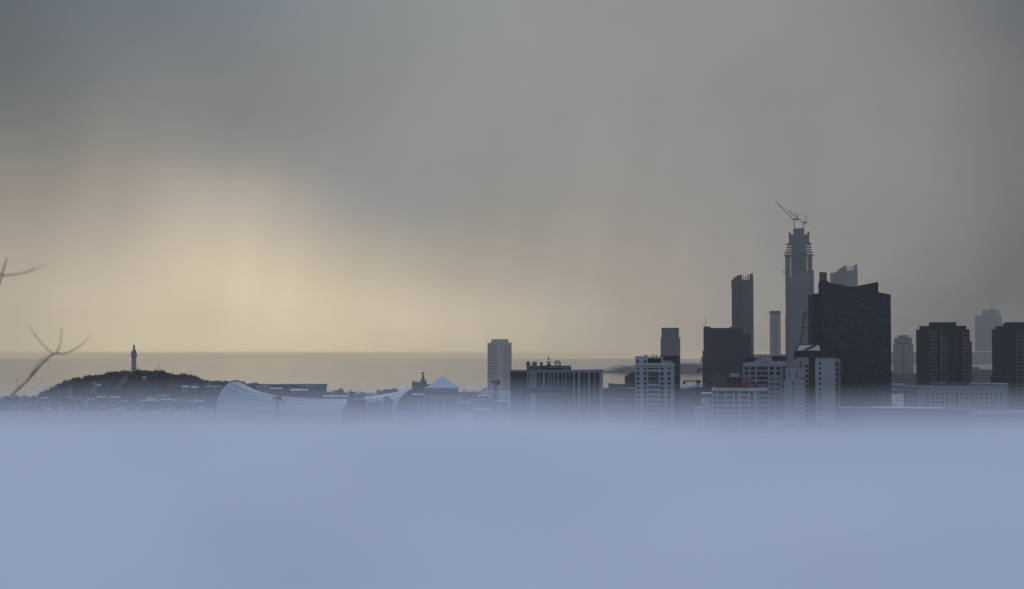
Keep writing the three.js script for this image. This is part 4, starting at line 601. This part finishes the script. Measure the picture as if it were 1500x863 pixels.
{ const S = site('hazy_spire_tower', 'pale hazy stepped tower with a thin antenna between the dark towers', 'tower', 8000, 1447), w = M(.22, .21, .2, .8);
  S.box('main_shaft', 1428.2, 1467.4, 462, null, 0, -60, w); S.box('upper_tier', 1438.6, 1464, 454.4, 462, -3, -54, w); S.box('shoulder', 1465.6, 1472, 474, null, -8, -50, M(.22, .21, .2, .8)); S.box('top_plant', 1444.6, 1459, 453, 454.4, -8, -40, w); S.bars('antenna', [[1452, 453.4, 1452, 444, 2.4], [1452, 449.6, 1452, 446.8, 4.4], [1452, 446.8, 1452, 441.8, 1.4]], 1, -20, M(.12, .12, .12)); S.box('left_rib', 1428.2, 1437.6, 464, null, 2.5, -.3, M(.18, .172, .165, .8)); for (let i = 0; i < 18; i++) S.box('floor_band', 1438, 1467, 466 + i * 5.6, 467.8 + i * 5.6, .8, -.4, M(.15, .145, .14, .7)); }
{ const S = site('brown_slab', 'thin brown slab peeking out right of the dark balcony tower', 'tower', 1700, 1421.5); S.box('wall', 1414, 1423.4, 501, null, 0, -14, wallMat(.085, .07, .07)); S.box('roof', 1413.6, 1423.8, 500, 501, .4, -14.4, M(.08, .07, .07)); for (let i = 0; i < 14; i++) S.box('window', 1420.6, 1422.4, 505 + i * 5, 507 + i * 5, .06, -.1, glassD[1]); }
{ const S = site('low_white_building', 'long low white building with a grid of small square windows', 'building', 1080, 1400), w = wallMat(.37, .37, .39);
  const yB = facade(S, { x0: 1343.6, x1: 1471, y0: 573.6, pitch: 6.4, cols: Array.from({ length: 16 }, (_, i) => [1356.4 + i * 7.13, 1359.8 + i * 7.13]), sill: .44, rows: 7, wall: w, back: -16, top: 574 });
  S.box('left_wing', 1322, 1343.4, 566, null, -.6, -16, wallMat(.29, .295, .32)); for (let r = 0; r < 6; r++) { S.box('window', 1323.6, 1326.6, 573.6 + r * 6.4, 576.8 + r * 6.4, -.52, -.7, glassD[2]); S.box('window', 1330, 1340, 573.6 + r * 6.4, 576.4 + r * 6.4, -.52, -.7, M(.13, .135, .15, .4)); }
  S.box('parapet', 1343.4, 1471.2, 565.6, 571.6, .3, -16.2, wallMat(.35, .355, .38)); S.box('right_attic', 1421, 1474.6, 562.4, 566, -.2, -15, wallMat(.34, .345, .37)); S.box('attic_coping', 1420.6, 1475.4, 561.4, 562.5, .3, -15.4, wallMat(.4, .41, .44)); S.box('right_wing', 1471.2, 1476, 563, null, -.8, -15.6, wallMat(.27, .275, .3));
  S.box('rooftop_plant', 1366, 1386, 559.6, 566, -5, -12, M(.11, .115, .13)); S.box('rooftop_plant', 1390, 1417, 560.8, 566, -5, -12, M(.10, .105, .12)); S.box('water_tank', 1408.4, 1415.6, 560, 566, -3.4, -6, M(.045, .048, .056)); S.bars('roof_vent', [[1345, 566, 1348, 562, .8], [1350, 566, 1347, 562, .8], [1358, 565, 1361, 562.6, 1], [1386.5, 566, 1388.5, 560.4, .9]], .8, -4, M(.07, .072, .08));
  const ink = M(.03, .033, .04, .6); glyph(S, 'wall_sign', 1384.6, 1393, 583.4, 588.4, [[[0, .9], [.12, .25], [.35, .1], [.6, .55], [1, .9]], [[.05, .75], [.3, .35], [.6, .75]]], .5, .45, ink); glyph(S, 'wall_sign', 1397, 1401.4, 580.4, 590, [[[.2, .05], [.9, .05], [.9, .4], [.2, .4], [.2, .05]], [[.1, .5], [1, .5], [1, .95], [.1, .95], [.1, .5]], [[.5, 0], [.5, 1]], [[.1, .72], [1, .72]]], .42, .45, ink); }
{ const S = site('low_dark_annex', 'low dark annex behind the right end of the low white building', 'building', 1160, 1463); S.box('wall', 1450, 1478, 553.6, null, 0, -14, M(.025, .028, .034, .6)); S.box('roof', 1449.6, 1478.4, 552.6, 553.6, .3, -14.3, M(.04, .042, .05)); S.box('roof_box', 1451, 1453.4, 550.8, 552.6, -2, -6, M(.12, .12, .13)); for (let i = 0; i < 5; i++) S.box('window', 1452 + i * 5, 1455 + i * 5, 556, 558.4, .05, -.1, glassD[2]); }
{ const S = site('flat_roof_hall', 'wide flat roofed hall with a snow line along its roof edge', 'hall', 760, 1322); S.box('wall', 1227, 1423, 599.4, null, 0, -18, wallMat(.17, .18, .20)); S.box('roof', 1225.6, 1424, 598.4, 599.6, .7, -18.6, M(.16, .165, .185)); S.box('roof_snow', 1276, 1380, 597.7, 598.4, .5, -18.4, M(.42, .43, .46, .9)); S.bars('skylight', [[1231, 599, 1240, 596.8, .35], [1240, 596.8, 1262, 597.6, .35], [1262, 598.6, 1272, 596.8, .3]], .3, -2, M(.45, .47, .52)); for (let i = 0; i < 18; i++) S.box('window', 1240 + i * 10, 1246 + i * 10, 604, 609, .06, -.1, M(.10, .105, .12, .4)); }
{ const S = site('hazy_market_roofs', 'pale patchy roofs seen through the gap right of the notched dark tower', 'building', 1750, 1313); S.box('wall', 1303, 1324, 564, null, 0, -14, wallMat(.24, .22, .205)); S.box('roof_snow', 1303, 1324, 562.6, 564, .4, -14.4, M(.4, .4, .42)); for (const [a, b, y] of [[1303, 1316, 570], [1306, 1322, 577], [1303, 1318, 584]]) { S.box('balcony_row', a, b, y, y + 2.6, .6, -.2, wallMat(.42, .41, .40)); S.box('window_row', a, b, y + 2.8, y + 5, .1, -.2, glassD[2]); } }
{ const S = site('low_white_house', 'low white building at the right edge under the dark corner tower', 'building', 900, 1478); S.box('wall', 1424, 1530, 604.6, null, 0, -14, wallMat(.27, .28, .31)); S.box('roof_snow', 1423, 1531, 603.6, 604.7, .5, -14.5, M(.32, .33, .36, .9)); for (let i = 0; i < 10; i++) S.box('window', 1428 + i * 10, 1433 + i * 10, 607, 611, .05, -.1, glassD[2]); }
house('low dark flat house before the reddish brown banded block', 900, 884, 929, 598, { tone: 1, flat: true, bare: true });
house('low dark flat house below the cranes beside the white annex', 905, 990, 1018, 593, { tone: 1, flat: true, bare: true });
// between the pier office and the white apartments
{ const S = site('brown_band_block', 'wide block with a reddish brown band between office and white apartments', 'building', 1250, 907); S.box('wall', 880, 932, 569.4, null, 0, -16, wallMat(.13, .135, .155)); S.box('brown_band', 881, 931.6, 576.4, 583, .3, -.2, wallMat(.13, .095, .09)); S.box('snow_ledge', 896, 921, 584.8, 586.2, .5, -.2, M(.45, .47, .5)); S.box('roof_coping', 879.6, 932.4, 568.6, 569.5, .3, -16.3, M(.2, .2, .22)); S.box('roof_house', 891, 916, 563.6, 568.7, -3, -12, wallMat(.16, .165, .17)); S.box('roof_house_cap', 890.6, 916.4, 562.8, 563.7, -2.6, -12.4, M(.1, .1, .105)); S.box('roof_tank', 891.4, 896, 561.4, 563, -3.4, -8, M(.13, .13, .14)); for (let i = 0; i < 11; i++) S.box('window', 883 + i * 4.4, 885.6 + i * 4.4, 571.4, 574, .05, -.1, glassD[2]); }
{ const S = site('sloped_roof_block', 'grey brown block with a cut corner beside the white apartments', 'building', 1450, 925); S.poly('wall', [[915, null], [915, 551], [926, 545.4], [934, 545], [934, null]], 0, -16, wallMat(.11, .105, .10)); for (let r = 0; r < 8; r++) for (let i = 0; i < 3; i++) S.box('window', 917 + i * 4.4, 919.4 + i * 4.4, 554 + r * 5, 556.4 + r * 5, .05, -.1, glassD[1]); }
{ const S = site('low_dark_block', 'low dark blocks under the cranes left of the dark slab tower', 'building', 1350, 1014); S.poly('wall', [[994, null], [994, 569], [1004, 570], [1012, 567.6], [1031, 567], [1031, null]], 0, -20, wallMat(.13, .135, .15)); S.box('front_wing', 995, 1024, 581, null, 5, -.3, wallMat(.11, .115, .135)); S.box('ledge', 1012, 1020, 575.6, 576.6, .5, -.2, M(.25, .26, .29)); for (let r = 0; r < 3; r++) for (let i = 0; i < 6; i++) S.box('window', 998 + i * 4.4, 1000.6 + i * 4.4, 584 + r * 6, 587 + r * 6, 5.06, 4.9, glassD[1]); }
{ const S = site('breakwater_beacon', 'small beacon on the far spit across the bay', 'beacon', 3890, 896.8, { ground: 2 }); mesh('tower', new THREE.CylinderGeometry(1.2, 1.8, S.Y(541), 8).translate(0, S.Y(541) / 2, 0), M(.2, .2, .2), S.g); S.box('lamp_house', 896, 897.6, 539.8, 541, 1, -1, M(.15, .15, .15)); }

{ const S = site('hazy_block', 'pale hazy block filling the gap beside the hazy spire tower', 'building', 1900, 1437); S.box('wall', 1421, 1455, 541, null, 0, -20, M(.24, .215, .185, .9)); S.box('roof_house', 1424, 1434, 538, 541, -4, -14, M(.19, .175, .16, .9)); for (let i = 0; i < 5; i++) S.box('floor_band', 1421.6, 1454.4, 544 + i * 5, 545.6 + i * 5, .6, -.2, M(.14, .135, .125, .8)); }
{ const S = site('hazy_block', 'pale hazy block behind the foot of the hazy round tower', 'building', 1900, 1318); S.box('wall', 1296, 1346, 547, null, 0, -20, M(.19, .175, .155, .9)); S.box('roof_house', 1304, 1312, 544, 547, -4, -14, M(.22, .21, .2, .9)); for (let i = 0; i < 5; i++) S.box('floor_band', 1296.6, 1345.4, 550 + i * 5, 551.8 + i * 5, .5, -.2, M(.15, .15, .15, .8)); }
{ const r = rng(99);                                                                  // sheds and bare shrubs between the houses and the shore road
    for (let i = 0; i < 22; i++) { const d = 1270 + r() * 200, px = -30 + r() * 350, y = HORIZON + (EYE - GROUND - 4.2 - r() * 2.5) / d * F, w = 7 + r() * 13; const flat = r() < .4, tone = [0, 1, 4, 1, 2][i % 5]; house(`${['grey', 'dark grey', 'pale', 'brown', 'blackish'][tone]} shed with a ${flat ? 'flat' : 'gabled'} snow roof among bare shrubs by the shore road`, d, px, px + w, y, { tone, group: 'sheds by the shore road', flat, ridge: 1.6, depth: 7, n: 2 }); }
  const crown = crownGeo(r, 80, 1.9, 2.8, .6, .5), g = mergeGeometries([crown, trunkGeo(1.6, .12)]), n = 900, m = shade(new THREE.InstancedMesh(g, M(.12, .118, .118, .95), n)), o = new THREE.Object3D(), c = new THREE.Color();
  for (let i = 0; i < n; i++) { const left = i < 560, d = left ? 1210 + r() * 340 : 1050 + r() * 640, px = left ? -60 + r() * 390 : 470 + r() * 280, s = .6 + r() * .8; o.position.set((px - 750) / F * d, GROUND - .1, -d); o.scale.set(s * 1.3, s, s * 1.3); o.rotation.y = r() * 6; o.updateMatrix(); m.setMatrixAt(i, o.matrix); const t = .7 + r() * .7; m.setColorAt(i, c.setRGB(t, t, t)); }
  m.name = 'shrubs'; m.userData = { kind: 'stuff', label: 'bare winter shrubs along the shore road and between the sheds', category: 'shrubs' }; scene.add(m); }

renderer.render(scene, camera);
